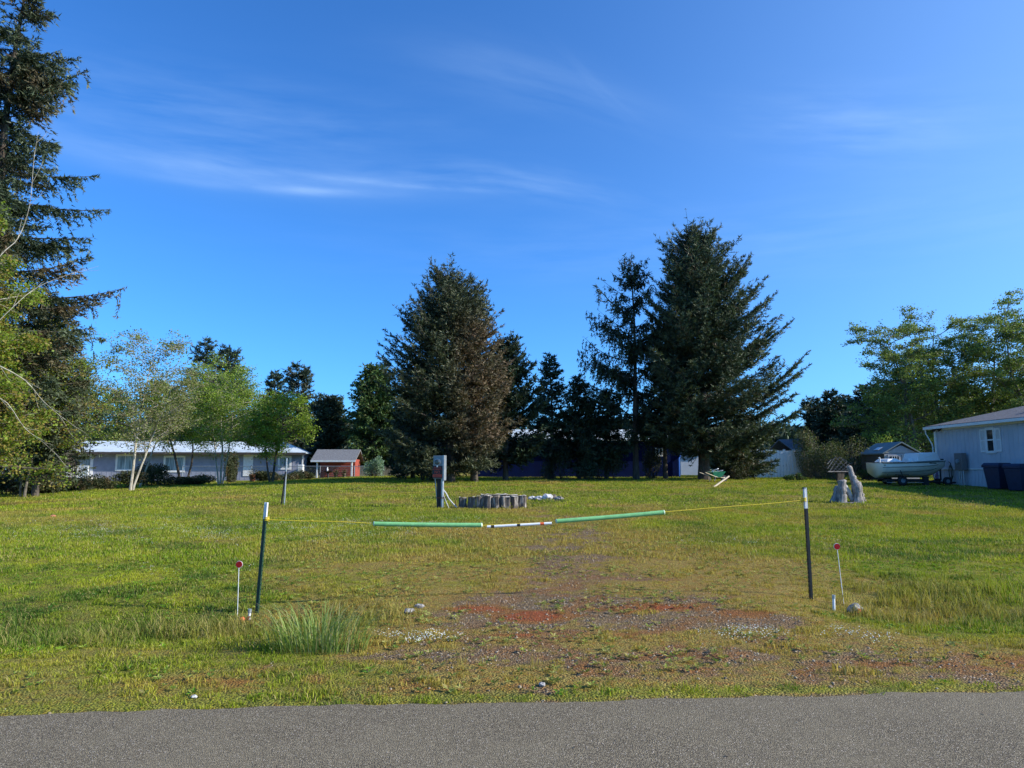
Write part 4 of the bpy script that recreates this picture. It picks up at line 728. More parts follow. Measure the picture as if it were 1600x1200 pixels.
def red_shed():
    Y = 60; a = px(494, 750, Y); b = px(550, 750, Y); gb = .88; root = empty('red_shed', (a.x, Y, gb), 0, 'small red shed with grey shingle roof and open white-posted porch', 'shed'); W = b.x - a.x; ev = px(520, 719, Y - 1).z - gb; rg = px(520, 706, Y).z - gb
    MB().b2((0, 1.1, 0), (W, 3.0, ev + .1)).build('wall', MT['red'], root)
    s = MB(); z = .12
    while z < ev: s.b2((0.0, 1.06, z), (W, 1.099, z + .13)); z += .17
    s.build('siding_boards', MT['red'], root, kind='stuff')
    rf = MB(); x0, x1 = -.45, W + .3; p = [(-.25, ev), (1.7, rg + .25), (3.3, ev), (3.3, ev - .1), (1.7, rg + .13), (-.25, ev - .1)]; rf.prism(p, 0, x0, x1).build('roof', MT['shingle'], root)
    MB().b2((x0, -.28, ev - .14), (x1, -.252, ev + .01)).build('fascia', MT['white'], root)
    for x in (0, W - .1): MB().b2((x, -.1, 0), (x + .12, .02, ev - .1)).build('post', MT['white'], root)
red_shed()
def blue_house():
    Y = 49; a = px(744, 745, Y); b = px(1063, 745, Y); gb = 1.02; root = empty('blue_house', (a.x, Y, gb), 0, 'dark navy blue house with pale metal roof in the shade of the spruces', 'house'); W = b.x - a.x; ev = px(900, 689, Y).z - gb; rg = px(900, 673, Y + 2).z - gb
    MB().b2((0, 0, 0), (W, 4.5, ev)).build('wall', MT['blue'], root); MB().prism([(-.4, ev + .02), (2.25, rg), (4.9, ev + .02), (4.9, ev + .1), (2.25, rg + .1), (-.4, ev + .1)], 0, -.3, W + .25).build('roof', MT['roof_pale'], root)
    def ux(u): return px(u, 720, Y).x - a.x
    def vz(v): return px(900, v, Y).z - gb
    window(root, ux(799), ux(816), vz(721), vz(700), 0, MT['trim'], MT['glass'], .09, 0, 1); window(root, ux(878), ux(894), vz(708), vz(696), 0, MT['trim'], MT['glass'], .09); window(root, ux(1024), ux(1036), vz(713), vz(700), 0, MT['trim'], MT['glass'], .09)
    MB().tube([(W + .03, -.05, ev - .2), (W + .03, -.05, 1.5), (W - .1, -.12, 1.3), (W - .1, -.12, .1)], .055, 8).build('downspout', MT['sunlit_blue'], root)  # bright blue pipe stands in for the sunlit strip at the wall end
    # pale blue shed beyond
    a = px(1064, 738, 66); r = empty('pale_blue_shed', (a.x, 66, 1.0), 0, 'pale blue shed seen through the gap right of the navy house', 'shed'); MB().b2((0, 0, 0), (1.9, 3, 2.0)).build('wall', MT['rblue'], r); hip_roof(MB(), -.2, 2.1, -.2, 3.2, 2.1, 2.7, .4, .4).build('roof', MT['shingle'], r)
blue_house()
def right_house():
    X0 = 21.55; Y1 = 36.2; Y0 = 18.0; gb = .84; D = 7.2; root = empty('pale_blue_house', (X0, Y1, gb), 0, 'pale blue mobile home with white trim and a shuttered window at the right edge', 'house')
    ev = px(1462, 667, Y1).z - gb; Lw = Y1 - Y0; sk = .78
    MB().b2((0, -Lw, sk), (D, 0, ev)).build('wall', MT['rblue'], root)
    s = MB(); y = -.25
    while y > -Lw: s.b2((-.010, y - .02, sk + .02), (-.0005, y, ev - .2)); y -= .3
    s.build('siding_grooves', MT['rblue'], root, kind='stuff')
    # skirting boards, one by one
    y = -.02; k = 0; pw = .26; me = None
    while y > -Lw + .3:
        if me is None: o = MB().b2((.03, -pw + .02, -.05), (.06, 0, sk - .03)).build('skirting_panel', MT['rblue'], root); me = o.data
        else: o = bpy.data.objects.new('skirting_panel', me); COL.objects.link(o); o.parent = root
        o.location = (0, y, 0); y -= pw
    MB().b2((.07, -Lw + .02, -.1), (D - .05, -.03, sk - .005)).build('skirting_backing', MT['rblue'], root)
    MB().b2((-.03, -Lw, sk - .035), (.0, 0, sk + .015)).build('skirting_rail', MT['trim'], root)
    # roof with hipped far end
    ex = .32; x0, x1 = -ex, D + ex; y1 = .30; y0 = -Lw - ex; xm = D / 2; zr = ev + 1.02; z0 = ev + .02
    a, b, c, d = (x0, y1, z0), (x1, y1, z0), (x1, y0, z0), (x0, y0, z0); e, f = (xm, y1 - 3.0, zr), (xm, y0 + 3.0, zr)
    MB().add([a, b, c, d, e, f] + [(p[0], p[1], z0 - .03) for p in (a, b, c, d)], [(0, 4, 5, 3), (0, 1, 4), (1, 2, 5, 4), (2, 3, 5), (0, 3, 9, 6), (1, 0, 6, 7), (2, 1, 7, 8), (3, 2, 8, 9), (6, 9, 8, 7)]).build('roof', MT['shingle_b'], root)
    g = MB(); g.b2((-ex - .10, y0, z0 - .16), (-ex + .02, y1, z0 - .035)).b2((-ex, y1 - .02, z0 - .16), (D + ex, y1 + .08, z0 - .035)); g.build('gutter', MT['trim'], root)
    MB().b2((-ex + .02, y0 + .01, z0 - .10), (-.002, y1 - .02, z0 - .04)).build('soffit', MT['trim'], root)
    MB().b2((-.035, -Lw, ev - .20), (-.012, -.12, ev - .07)).build('frieze_board', MT['trim'], root)
    MB().b2((-.04, -.13, sk), (-.001, .02, ev - .07)).build('corner_trim', MT['trim'], root)
    MB().tube([(-ex - .04, .2, z0 - .15), (-ex - .02, .2, z0 - .35), (-.10, .12, z0 - .9), (-.10, .08, z0 - 1.0), (-.10, .08, .1)], .03, 8).build('downspout', MT['trim'], root)
    def yl(u, Xo=0.0): # local y for column u on the wall plane
        return (X0 + Xo) * F / (u - 800) / math.cos(PITCH) - Y1
    def z(v, u): Y = yl(u) + Y1; return px(u, v, Y).z - gb
    yc = yl(1552); w = empty('window', (0, 0, 0)); w.parent = root; zt, zb = z(668, 1549), z(707, 1549); hw = .30
    f = MB(); f.b2((-.05, yc - hw, zb), (-.003, yc - hw + .09, zt)).b2((-.05, yc + hw - .09, zb), (-.003, yc + hw, zt)).b2((-.05, yc - hw + .09, zt - .12), (-.003, yc + hw - .09, zt)).b2((-.07, yc - hw - .02, zb - .04), (-.003, yc + hw + .02, zb + .07)).b2((-.045, yc - hw + .09, (zt + zb) / 2 - .03), (-.003, yc + hw - .09, (zt + zb) / 2 + .03)); f.build('window_frame', MT['white'], w)
    MB().b2((-.025, yc - hw + .09, zb + .07), (-.004, yc + hw - .09, (zt + zb) / 2 - .03)).build('pane', MT['glass'], w); MB().b2((-.025, yc - hw + .09, (zt + zb) / 2 + .03), (-.004, yc + hw - .09, zt - .12)).build('pane', MT['glass'], w)
    for sgn in (-1, 1):
        y_a = yc + sgn * (hw + .01); y_b = yc + sgn * (hw + .40); lo, hi = min(y_a, y_b), max(y_a, y_b); s = MB(); sz, ez = zb + .02, zt - .05
        s.b2((-.04, lo, sz), (-.012, lo + .06, ez)).b2((-.04, hi - .06, sz), (-.012, hi, ez)).b2((-.04, lo + .06, sz), (-.012, hi - .06, sz + .08)).b2((-.04, lo + .06, ez - .08), (-.012, hi - .06, ez)).b2((-.04, lo + .06, (sz + ez) / 2 - .04), (-.012, hi - .06, (sz + ez) / 2 + .04)); sh = s.build('shutter', MT['white'], root)
        lv = MB(); zz = sz + .10
        while zz < ez - .1: lv.box((-.022, (lo + hi) / 2, zz), (.022, hi - lo - .122, .03), rot=Matrix.Rotation(R(35), 3, 'Y')); zz += .045
        lv.build('louvres', MT['white'], sh, kind='stuff')
    # floodlight pair
    fl = empty('floodlight', (0, 0, 0)); fl.parent = root; zz = z(670, 1472)
    for u in (1469, 1477): yy = yl(u); MB().tube([(-.02, yy, zz + .02), (-.12, yy, zz - .02), (-.22, yy - .02, zz - .06)], [.03, .06, .10], 10).build('lamp_head', MT['black'], fl)
    # roof vent
    yv = -8.3; MB().tube([(1.5, yl(1560) - .9, ev + .42), (1.5, yl(1560) - .9, ev + .62)], .16, 10).tube([(1.5, yl(1560) - .9, ev + .62), (1.5, yl(1560) - .9, ev + .70)], .22, 10).build('roof_vent', MT['black'], root)
    # electric meter cabinet
    c = hit(1510, 752); Yc = yl(1510) + Y1; m = empty('meter_cabinet', (X0 - .25, Yc, gb), 0, 'taupe electric meter cabinet on pipe legs against the pale blue house', 'meter cabinet'); zt, zb = px(1510, 708, Yc).z - gb, px(1510, 735, Yc).z - gb
    MB().b2((-.12, -.28, zb), (.12, .28, zt)).build('cabinet', MT['boxtan'], m, bevel=.01); MB().tube([(-.121, 0, (zb + zt) / 2 + .02), (-.19, 0, (zb + zt) / 2 + .02)], .1, 14).build('meter_glass', MT['galv'], m)
    for y in (-.16, 0, .14): MB().tube([(0, y, -.1), (0, y, zb)], .035, 8).build('conduit', MT['galv'], m)
    h = empty('garden_hose', (X0 - .22, yl(1493) + Y1, gb), 0, 'green garden hose coiled on a hanger by the meter cabinet', 'hose'); pts = []
    for k in range(60): a = k / 59 * 2 * math.pi * 4; rr = .17 + .02 * math.sin(k); pts.append((.0 - .03 * (k % 15) / 15, rr * math.sin(a), .62 + rr * 1.9 * math.cos(a)))
    MB().tube(pts, .018, 6).build('hose_coil', MT['postgreen'], h); MB().tube([(0, 0, 0), (0, 0, 1.05), (-.1, 0, 1.12)], .02, 6).build('hose_stand', MT['black'], h)
    b = empty('bucket', (X0 - .6, yl(1487) + Y1 + .2, gb), 0, 'dark bucket on the grass beside the hose', 'bucket'); MB().tube([(0, 0, 0), (0, 0, .3)], [.11, .15], 12).build('bucket_body', MT['black'], b); MB().tube([(-.15, 0, .3), (-.1, 0, .45), (.1, 0, .45), (.15, 0, .3)], .008, 6).build('bucket_handle', MT['black'], b)
right_house()
def cart(loc, rz, label, m='binnavy', s=1.0, group=None):
    r = empty('wheeled_bin', loc, rz, label, 'bin', group)
    def frust(z0, z1, a0, b0, a1, b1, yo=0): return MB().add([(-a0, -b0, z0), (a0, -b0, z0), (a0, b0, z0), (-a0, b0, z0), (-a1, -b1 + yo, z1), (a1, -b1 + yo, z1), (a1, b1 + yo, z1), (-a1, b1 + yo, z1)], [(3, 2, 1, 0), (4, 5, 6, 7), (0, 1, 5, 4), (1, 2, 6, 5), (2, 3, 7, 6), (3, 0, 4, 7)])
    frust(.05 * s, .88 * s, .26 * s, .27 * s, .33 * s, .37 * s).build('bin_body', MT[m], r, bevel=.03); q = frust(.88 * s, .97 * s, .36 * s, .40 * s, .36 * s, .40 * s); q.build('bin_rim', MT[m], r, bevel=.02)
    frust(.972 * s, 1.06 * s, .36 * s, .41 * s, .30 * s, .33 * s).build('lid', MT[m], r, bevel=.02)
    MB().tube([(-.26 * s, .44 * s, .94 * s), (.26 * s, .44 * s, .94 * s)], .022, 8).build('handle', MT['black'], r)
    for x in (-.28 * s, .28 * s): MB().tube([(x - .04, .28 * s, .13 * s), (x + .04, .28 * s, .13 * s)], .13 * s, 12).build('wheel', MT['black'], r)
    if s > .9: MB().add([(-.09, -.354, .62), (-.02, -.352, .60), (-.05, -.357, .70)], [(0, 1, 2)]).add([(.0, -.356, .61), (.08, -.356, .61), (.05, -.362, .71)], [(0, 1, 2)]).build('emblem', MT['white'], r)
def bins():
    for (u, X, lab) in ((1553, 20.65, 'navy wheeled bin with white emblem, left of the two under the shuttered window'), (1586, 20.75, 'navy wheeled bin with white emblem, right of the two at the frame edge')):
        Y = X * F / (u - 800); cart((X, Y, gz1(X, Y)), R(-72), lab, s=1.08, group='navy wheeled bins at the pale blue house')
    cart((px(1474, 740, 36.8).x - .1, 36.9, .85), 0, 'small blue bin behind the bow of the boat', 'binblue', .8)
bins()
def resin_shed():
    Y = 40; c0 = px(1383, 740, Y); c1 = px(1437, 740, Y); gb = .93; W = c1.x - c0.x; root = empty('resin_shed', (c0.x, Y, gb), 0, 'small beige and taupe resin shed behind the boat', 'shed'); D = 2.6; ev = px(1383, 707, Y).z - gb; rg = px(1410, 692, Y).z - gb
    MB().prism([(0, 0), (W, 0), (W, ev), (W / 2, rg - .08), (0, ev)], 1, .03, D).build('wall', MT['shedwall_shaded'], root)
    MB().prism([(0.02, 0), (W - .02, 0), (W - .02, ev - .05), (.02, ev - .05)], 1, 0, .027).build('front_panel', MT['shedfront'], root); MB().prism([(.05, ev - .02), (W - .05, ev - .02), (W / 2, rg - .14)], 1, -.02, .026).build('gable_panel', MT['shedfront'], root)
    t = .07
    for s, x0 in ((1, -.14), (-1, W + .14)):
        xm = W / 2; MB().prism([(x0, ev - .10), (xm, rg), (xm, rg + t), (x0, ev - .10 + t)], 1, -.15, D + .1).build('roof_slope', MT['shedroof'], root)
    MB().box((.25, 1.1, ev + .24), (.3, .5, .03), rot=Matrix.Rotation(-math.atan2(rg - ev + .1, W / 2 + .14), 3, 'Y')).build('skylight', MT['white_metal'], root)
    for x in (.30, W / 2 + .12):
        d = MB().b2((x - .10, -.035, .08), (x + .62, -.002, ev - .12)).build('door', MT['shedfront'], root); MB().b2((x, -.055, ev - .62), (x + .5, -.036, ev - .22)).build('window_pane', MT['glass'], d)
        g = MB().b2((x, -.066, ev - .43), (x + .5, -.056, ev - .40))
        for k in range(1, 4): g.b2((x + .125 * k - .012, -.0665, ev - .62), (x + .125 * k + .012, -.0562, ev - .22))
        g.build('window_bars', MT['white'], d)
    s = MB(); y = .15
    while y < D: s.b2((-.014, y, .1), (-.001, y + .03, ev - .05)); y += .16
    s.build('siding_ribs', MT['shedwall_shaded'], root, kind='stuff')
resin_shed()
def back_right():
    Y = 70; a = px(1240, 735, Y); r = empty('grey_roofed_house', (a.x, Y, 1.05), 0, 'low far house with grey brown roof behind the bramble hedge', 'house'); W = px(1338, 735, Y).x - a.x; ev = px(1300, 704, Y).z - 1.05; rg = px(1300, 688, Y + 3).z - 1.05
    MB().b2((.2, 0, 0), (W - .2, 6, ev)).build('wall', MT['offwhite'], r); MB().prism([(-.4, ev), (3, rg), (6.4, ev), (6.4, ev + .1), (3, rg + .1), (-.4, ev + .1)], 0, -.2, W + .1).build('roof', MT['shingle_b'], r); MB().b2((-.2, -.52, ev - .05), (W + .1, -.42, ev + .1)).build('gutter', MT['white'], r)
    window(r, W * .55, W * .55 + 1.2, 1.0, 2.0, 0, MT['white'], MT['glass'], .1, 1)
    # white board fence, boards one by one
    Y = 46.5; a = px(1172, 740, Y); b = px(1262, 740, Y); f = empty('white_board_fence', (a.x, Y, gz1(a.x, Y)), 0, 'white board fence dappled with branch shadows under the tallest spruce', 'fence'); W = b.x - a.x; n = int(W / .2); me = None
    for k in range(n):
        if me is None: o = MB().b2((0, 0, .02), (.17, .025, 1.85)).build('board', MT['white'], f); me = o.data
        else: o = bpy.data.objects.new('board', me); COL.objects.link(o); o.parent = f
        o.location = (k * .2, random.uniform(0, .01), random.uniform(-.08, .04))
    for z in (.35, 1.5): MB().b2((0, .036, z), (W, .08, z + .09)).build('rail', MT['offwhite'], f)
    for x in (0, W / 2, W - .1): MB().b2((x, .081, -.1), (x + .1, .18, 1.75)).build('post', MT['offwhite'], f)
back_right()

# ------------------------------------------------------------------ boat and trailer
def boat():
    gb = hit(1400, 757); Y = 34.6; x0 = px(1366, 730, Y).x; x1 = px(1474, 730, Y).x; L = x1 - x0; cx = x0; zz = gz1(x0 + 1.5, Y); root = empty('boat', (x0, Y, zz), R(0), 'pale green white fibreglass motor boat with canvas windscreen cover', 'boat')
    top = px(1420, 722, Y).z - zz; bot = px(1420, 747, Y).z - zz
    st = np.linspace(0, 1, 15); V = []; n = 9
    for t in st:
        hb = .78 * (1 - max(0, (t - .45) / .55) ** 2.3) + .01; sh = top - .05 + .10 * t ** 2; kl = bot + .02 + max(0, (t - .62) / .38) ** 2.2 * (top - bot) * .72; ch = kl + (sh - kl) * (.36 + .14 * t); hc = hb * (.86 - .25 * t)
        xs = L * t
        prof = [(hb, sh), (hb * .985, sh - .07), ((hb * .96 + hc * .04), sh - (sh - ch) * .45), (hc * 1.02, ch), (hc * .55, kl + (ch - kl) * .45), (0, kl)]
        ring = [(xs + .10 * t * (q[1] - bot) / (top - bot), -q[0], q[1]) for q in prof] + [(xs + .10 * t * (q[1] - bot) / (top - bot), q[0], q[1]) for q in prof[:-1][::-1]]; V += ring
    k = len(ring); Fs = [(i * k + j, i * k + j + 1, (i + 1) * k + j + 1, (i + 1) * k + j) for i in range(14) for j in range(k - 1)] + [tuple(range(k))[::-1]]
    MB().add(V, Fs, True).build('hull', MT['hull'], root)
    # rub rail, strakes, deck
    def side(t, f, dy=.0):
        i = min(int(t * 14), 13); fr = t * 14 - i; a = Vector(V[i * k + f]); b = Vector(V[(i + 1) * k + f]); p = a.lerp(b, fr); return (p.x, p.y - dy, p.z)
    ts = np.linspace(0, .998, 24)
    MB().tube([side(t, 0, .01) for t in ts], .028, 6).build('rub_rail', MT['rail'], root)
    MB().tube([(side(t, 0)[0], -side(t, 0, .01)[1], side(t, 0)[2]) for t in ts], .028, 6).build('rub_rail', MT['rail'], root)
    for f, dd in ((2, .0), (3, .0)): MB().tube([side(t, f, .004) for t in ts[:20]], .013, 5).build('strake', MT['rail'], root)
    dk = []; fd = []
    for i, t in enumerate(np.linspace(.45, .995, 12)): p = side(t, 0); dk += [(p[0], p[1], p[2] + .015), (p[0], 0, p[2] + .07), (p[0], -p[1], p[2] + .015)]
    for i in range(11): fd += [(3 * i, 3 * i + 1, 3 * i + 4, 3 * i + 3), (3 * i + 1, 3 * i + 2, 3 * i + 5, 3 * i + 4)]
    MB().add(dk, fd, True).build('foredeck', MT['hull'], root)
    # canvas covered windscreen
    wl, wr = px(1421, 710, Y).x - x0, px(1461, 710, Y).x - x0; tz = px(1440, 707, Y).z - zz; bz = top + .02
    c = MB(); c.add([(wl - .05, -.66, bz), (wl + .1, -.62, tz - .03), (wr - .25, -.52, tz), (wr + .02, -.42, bz + .06), (wl - .05, .66, bz), (wl + .1, .62, tz - .03), (wr - .25, .52, tz), (wr + .02, .42, bz + .06)], [(0, 3, 2, 1), (4, 5, 6, 7), (1, 2, 6, 5), (3, 7, 6, 2), (0, 1, 5, 4), (0, 4, 7, 3)]); c.build('windscreen_cover', MT['canvas'], root, bevel=.03)
    s = MB(); s.add([(.28, -.6, top), (.42, -.5, top + .14), (.8, -.5, top + .17), (1.15, -.6, top), (.28, .6, top), (.42, .5, top + .14), (.8, .5, top + .17), (1.15, .6, top)], [(0, 3, 2, 1), (4, 5, 6, 7), (1, 2, 6, 5), (3, 7, 6, 2), (0, 1, 5, 4), (0, 4, 7, 3)]); s.build('stern_cover', MT['canvas'], root, bevel=.04)
    MB().tube([(.10, -.35, top - .02), (.12, -.35, top + .12), (.08, -.35, top + .22)], [.04, .03, .05], 8).build('cleat_light', MT['white'], root)
    MB().b2((1.55, -.2, top - .1), (1.75, .2, top + .17)).build('seat_back', MT['canvas'], root, bevel=.02)
    MB().box((L * .98, 0, top + .12), (.16, .1, .07)).build('bow_light', MT['black'], root)
    # registration marks: two letters, four digits, two letters
    def txt(s, loc, size, m, parent, rot=(R(90), 0, 0), name='lettering', ext=.004):
        c = bpy.data.curves.new(name, 'FONT'); c.body = s; c.size = size; c.extrude = ext; c.align_x = 'CENTER'; c.align_y = 'CENTER'; o = bpy.data.objects.new('tmp_text', c); COL.objects.link(o); dg = bpy.context.evaluated_depsgraph_get(); me = bpy.data.meshes.new_from_object(o.evaluated_get(dg)); bpy.data.objects.remove(o)
        me.materials.clear(); me.materials.append(m); o = bpy.data.objects.new(name, me); COL.objects.link(o); o.parent = parent; o.location = loc; o.rotation_euler = rot; return o
    p = side(.72, 1); q = side(.60, 1); ang = math.atan2(side(.8, 1)[1] - side(.64, 1)[1], side(.8, 1)[0] - side(.64, 1)[0])
    txt('WN 5774 RJ', (side(.72, 1)[0], side(.72, 1)[1] - .02, side(.72, 1)[2] + .0), .085, MT['black'], root, (R(90), 0, ang), 'registration_number')
    MB().b2((.06, -.795, top - .17), (.15, -.775, top - .13)).build('maker_badge', MT['black'], root)
    # trailer
    t = empty('boat_trailer', (x0, Y, zz), 0, 'black boat trailer with small wheels under the boat', 'trailer'); fz = bot - .10
    for y in (-.45, .45): MB().b2((.35, y - .035, fz - .08), (L * .80, y + .035, fz)).build('frame_rail', MT['black'], t)
    for x in (.6, 1.5, 2.4): MB().b2((x - .03, -.41, fz - .07), (x + .03, .41, fz - .01)).build('cross_member', MT['galv'], t)
    for y in (-.3, .3): MB().b2((.3, y - .05, fz + .002), (2.4, y + .05, fz + .06)).build('bunk', MT['black'], t)
    MB().tube([(L * .55, 0, fz - .05), (L + .55, 0, fz - .12)], .04, 6).build('tongue', MT['black'], t)
    def wheel(x, y, r, nm='wheel'):
        w = MB().tube([(x, y - .07, r), (x, y - .05, r), (x, y + .05, r), (x, y + .07, r)], [r * .8, r, r, r * .8], 18).build(nm, MT['black'], t); MB().tube([(x, y - .078, r), (x, y - .071, r)], r * .45, 12).build('rim', MT['boxgrey'], w)
    wheel(.95, -.68, .23); wheel(.95, .68, .23); wheel(2.05, -.68, .0 + .20) if False else None
    MB().b2((.68, -.80, .49), (1.22, -.56, .52)).build('mudguard', MT['black'], t)
    wheel(L + .05, -.15, .20, 'spare_wheel')
    MB().tube([(L * .95, 0, fz), (L * .95, 0, top - .1)], .035, 6).build('winch_post', MT['black'], t)
    MB().box((2.15, -.5, .22), (.22, .2, .42)).build('support_block', MT['black'], t)
    MB().b2((.15, -.86, fz + .25), (.19, -.83, fz + .28)).tube([(.98, -.80, fz), (.80, -.84, bot + .38)], .014, 6).build('strap', MT['black'], t)
    MB().tube([(.30, -.52, .14), (2.2, -.52, .13)], .018, 6).build('light_bar', MT['galv'], t)
    return txt
txt = boat()

# ------------------------------------------------------------------ power pedestal with meter and sign
def pedestal():
    b = hit(686, 794); Y = b.y; s = mpp(Y); r = empty('power_pedestal', b, R(-14), 'grey power pedestal with a meter and red black warning sign left of the log ring', 'power pedestal'); zt = px(680, 712, Y).z - b.z; zb = px(680, 748, Y).z - b.z; w = .31
    MB().b2((-w / 2 - .02, -.10, zb), (w / 2 - .02, .10, zt)).build('meter_box', MT['boxgrey'], r, bevel=.008); MB().b2((w / 2 - .019, -.11, zb - .05), (w / 2 + .03, .11, zt + .01)).build('side_channel', MT['galv'], r)
    zm = px(678, 722, Y).z - b.z; MB().tube([(-.03, -.10, zm), (-.03, -.13, zm)], .105, 20).build('meter_ring', MT['galv'], r); MB().tube([(-.03, -.131, zm), (-.03, -.165, zm), (-.03, -.175, zm)], [.085, .08, .05], 18).build('meter_glass', MT['glass'], r)
    MB().tube([(.10, 0, -.1), (.10, 0, zb)], .05, 12).build('post', MT['galv'], r); MB().b2((-.06, -.05, -.1), (.04, .03, zb)).build('post_board', MT['black'], r); MB().tube([(-.05, -.02, .1), (-.13, -.02, zb)], .02, 8).build('conduit', MT['galv'], r)
    MB().b2((-.10, -.08, .30), (.20, -.055, .325)).b2((-.10, .055, .30), (.20, .08, .325)).build('clamp', MT['stake'], r)
    sg = MB().b2((-.19, -.125, zb + .02), (.14, -.112, px(680, 728, Y).z - b.z)).build('sign', MT['signblack'], r); z1 = px(680, 728, Y).z - b.z
    f = lambda t, z, sz: txt(t, (-.025, -.128, z), sz, MT['signred'], sg, name='sign_lettering', ext=.002)
    h = z1 - zb
    f('PRIVATE', zb + h * .86, .062); f('PROPERTY', zb + h * .72, .060); f('NO', zb + h * .50, .12); MB().b2((-.17, -.1275, zb + .05), (.12, -.1255, zb + h * .34)).build('sign_band', MT['signred'], sg)
    txt('TRESPASSING', (-.025, -.130, zb + h * .21), .042, MT['signblack'], sg, name='sign_lettering', ext=.0015)
    MB().b2((-.05, -.135, zb + h * .90), (-.01, -.1295, z1 + .02)).build('seal_tag', MT['white'], r)
    # service pipe bending down to the ground
    pts = [px(u, v, Y) for u, v in ((687, 748), (688, 757), (691, 763), (697, 771), (701, 779), (707, 786), (714, 793))]; o = pts[-1]; c = empty('pvc_pipe', (o.x, o.y, gz1(o.x, o.y)), 0, 'bent white plastic pipe running from the pedestal down to the logs', 'pipe'); MB().tube([p - Vector(c.location) for p in pts], .022, 8).build('pipe_run', MT['driftpale'], c)
    MB().tube([Vector((b.x + .12, b.y - .05, b.z + .42)) - Vector(c.location), Vector((b.x + .32, b.y - .08, b.z - .02)) - Vector(c.location)], .014, 6).build('pipe_branch', MT['driftpale'], c)
    q = hit(712, 794); st = MB().tube([(0, 0, -.05), (0, 0, .24)], .014, 6).build('rebar_stake', MT['stake']); st.location = q; tag(st, 'short rusty stake in the ground left of the log ring', 'stake')
pedestal()

# ------------------------------------------------------------------ log ring, driftwood
def stump(loc, r, h, label, group, seed, tilt=0.0):
    rr = random.Random(seed); n = 11; root = empty('log_stump', loc, rr.uniform(0, 6), label, 'log', group); f = [1 + rr.uniform(-.24, .2) for _ in range(n)]; V = []
    for k, (z, s) in enumerate(((-.05, 1.12), (.1, 1.0), (h * .5, .93), (h * .85, .96), (h, .97))):
        for j in range(n): a = 2 * math.pi * j / n; q = r * s * f[j] * (1 + rr.uniform(-.05, .05)); V.append((q * math.cos(a) + tilt * z, q * math.sin(a), z))
    MB().add(V, [(i * n + j, i * n + (j + 1) % n, (i + 1) * n + (j + 1) % n, (i + 1) * n + j) for i in range(4) for j in range(n)], False).build('bark', MT['stumpbark'], root)
    T = [(x, y, z + .003 + rr.uniform(0, .03)) for x, y, z in V[-n:]]; MB().add(T + [(tilt * h, 0, h + .012)], [(j, (j + 1) % n, n) for j in range(n)]).build('cut_face', MT['stumptop'], root)
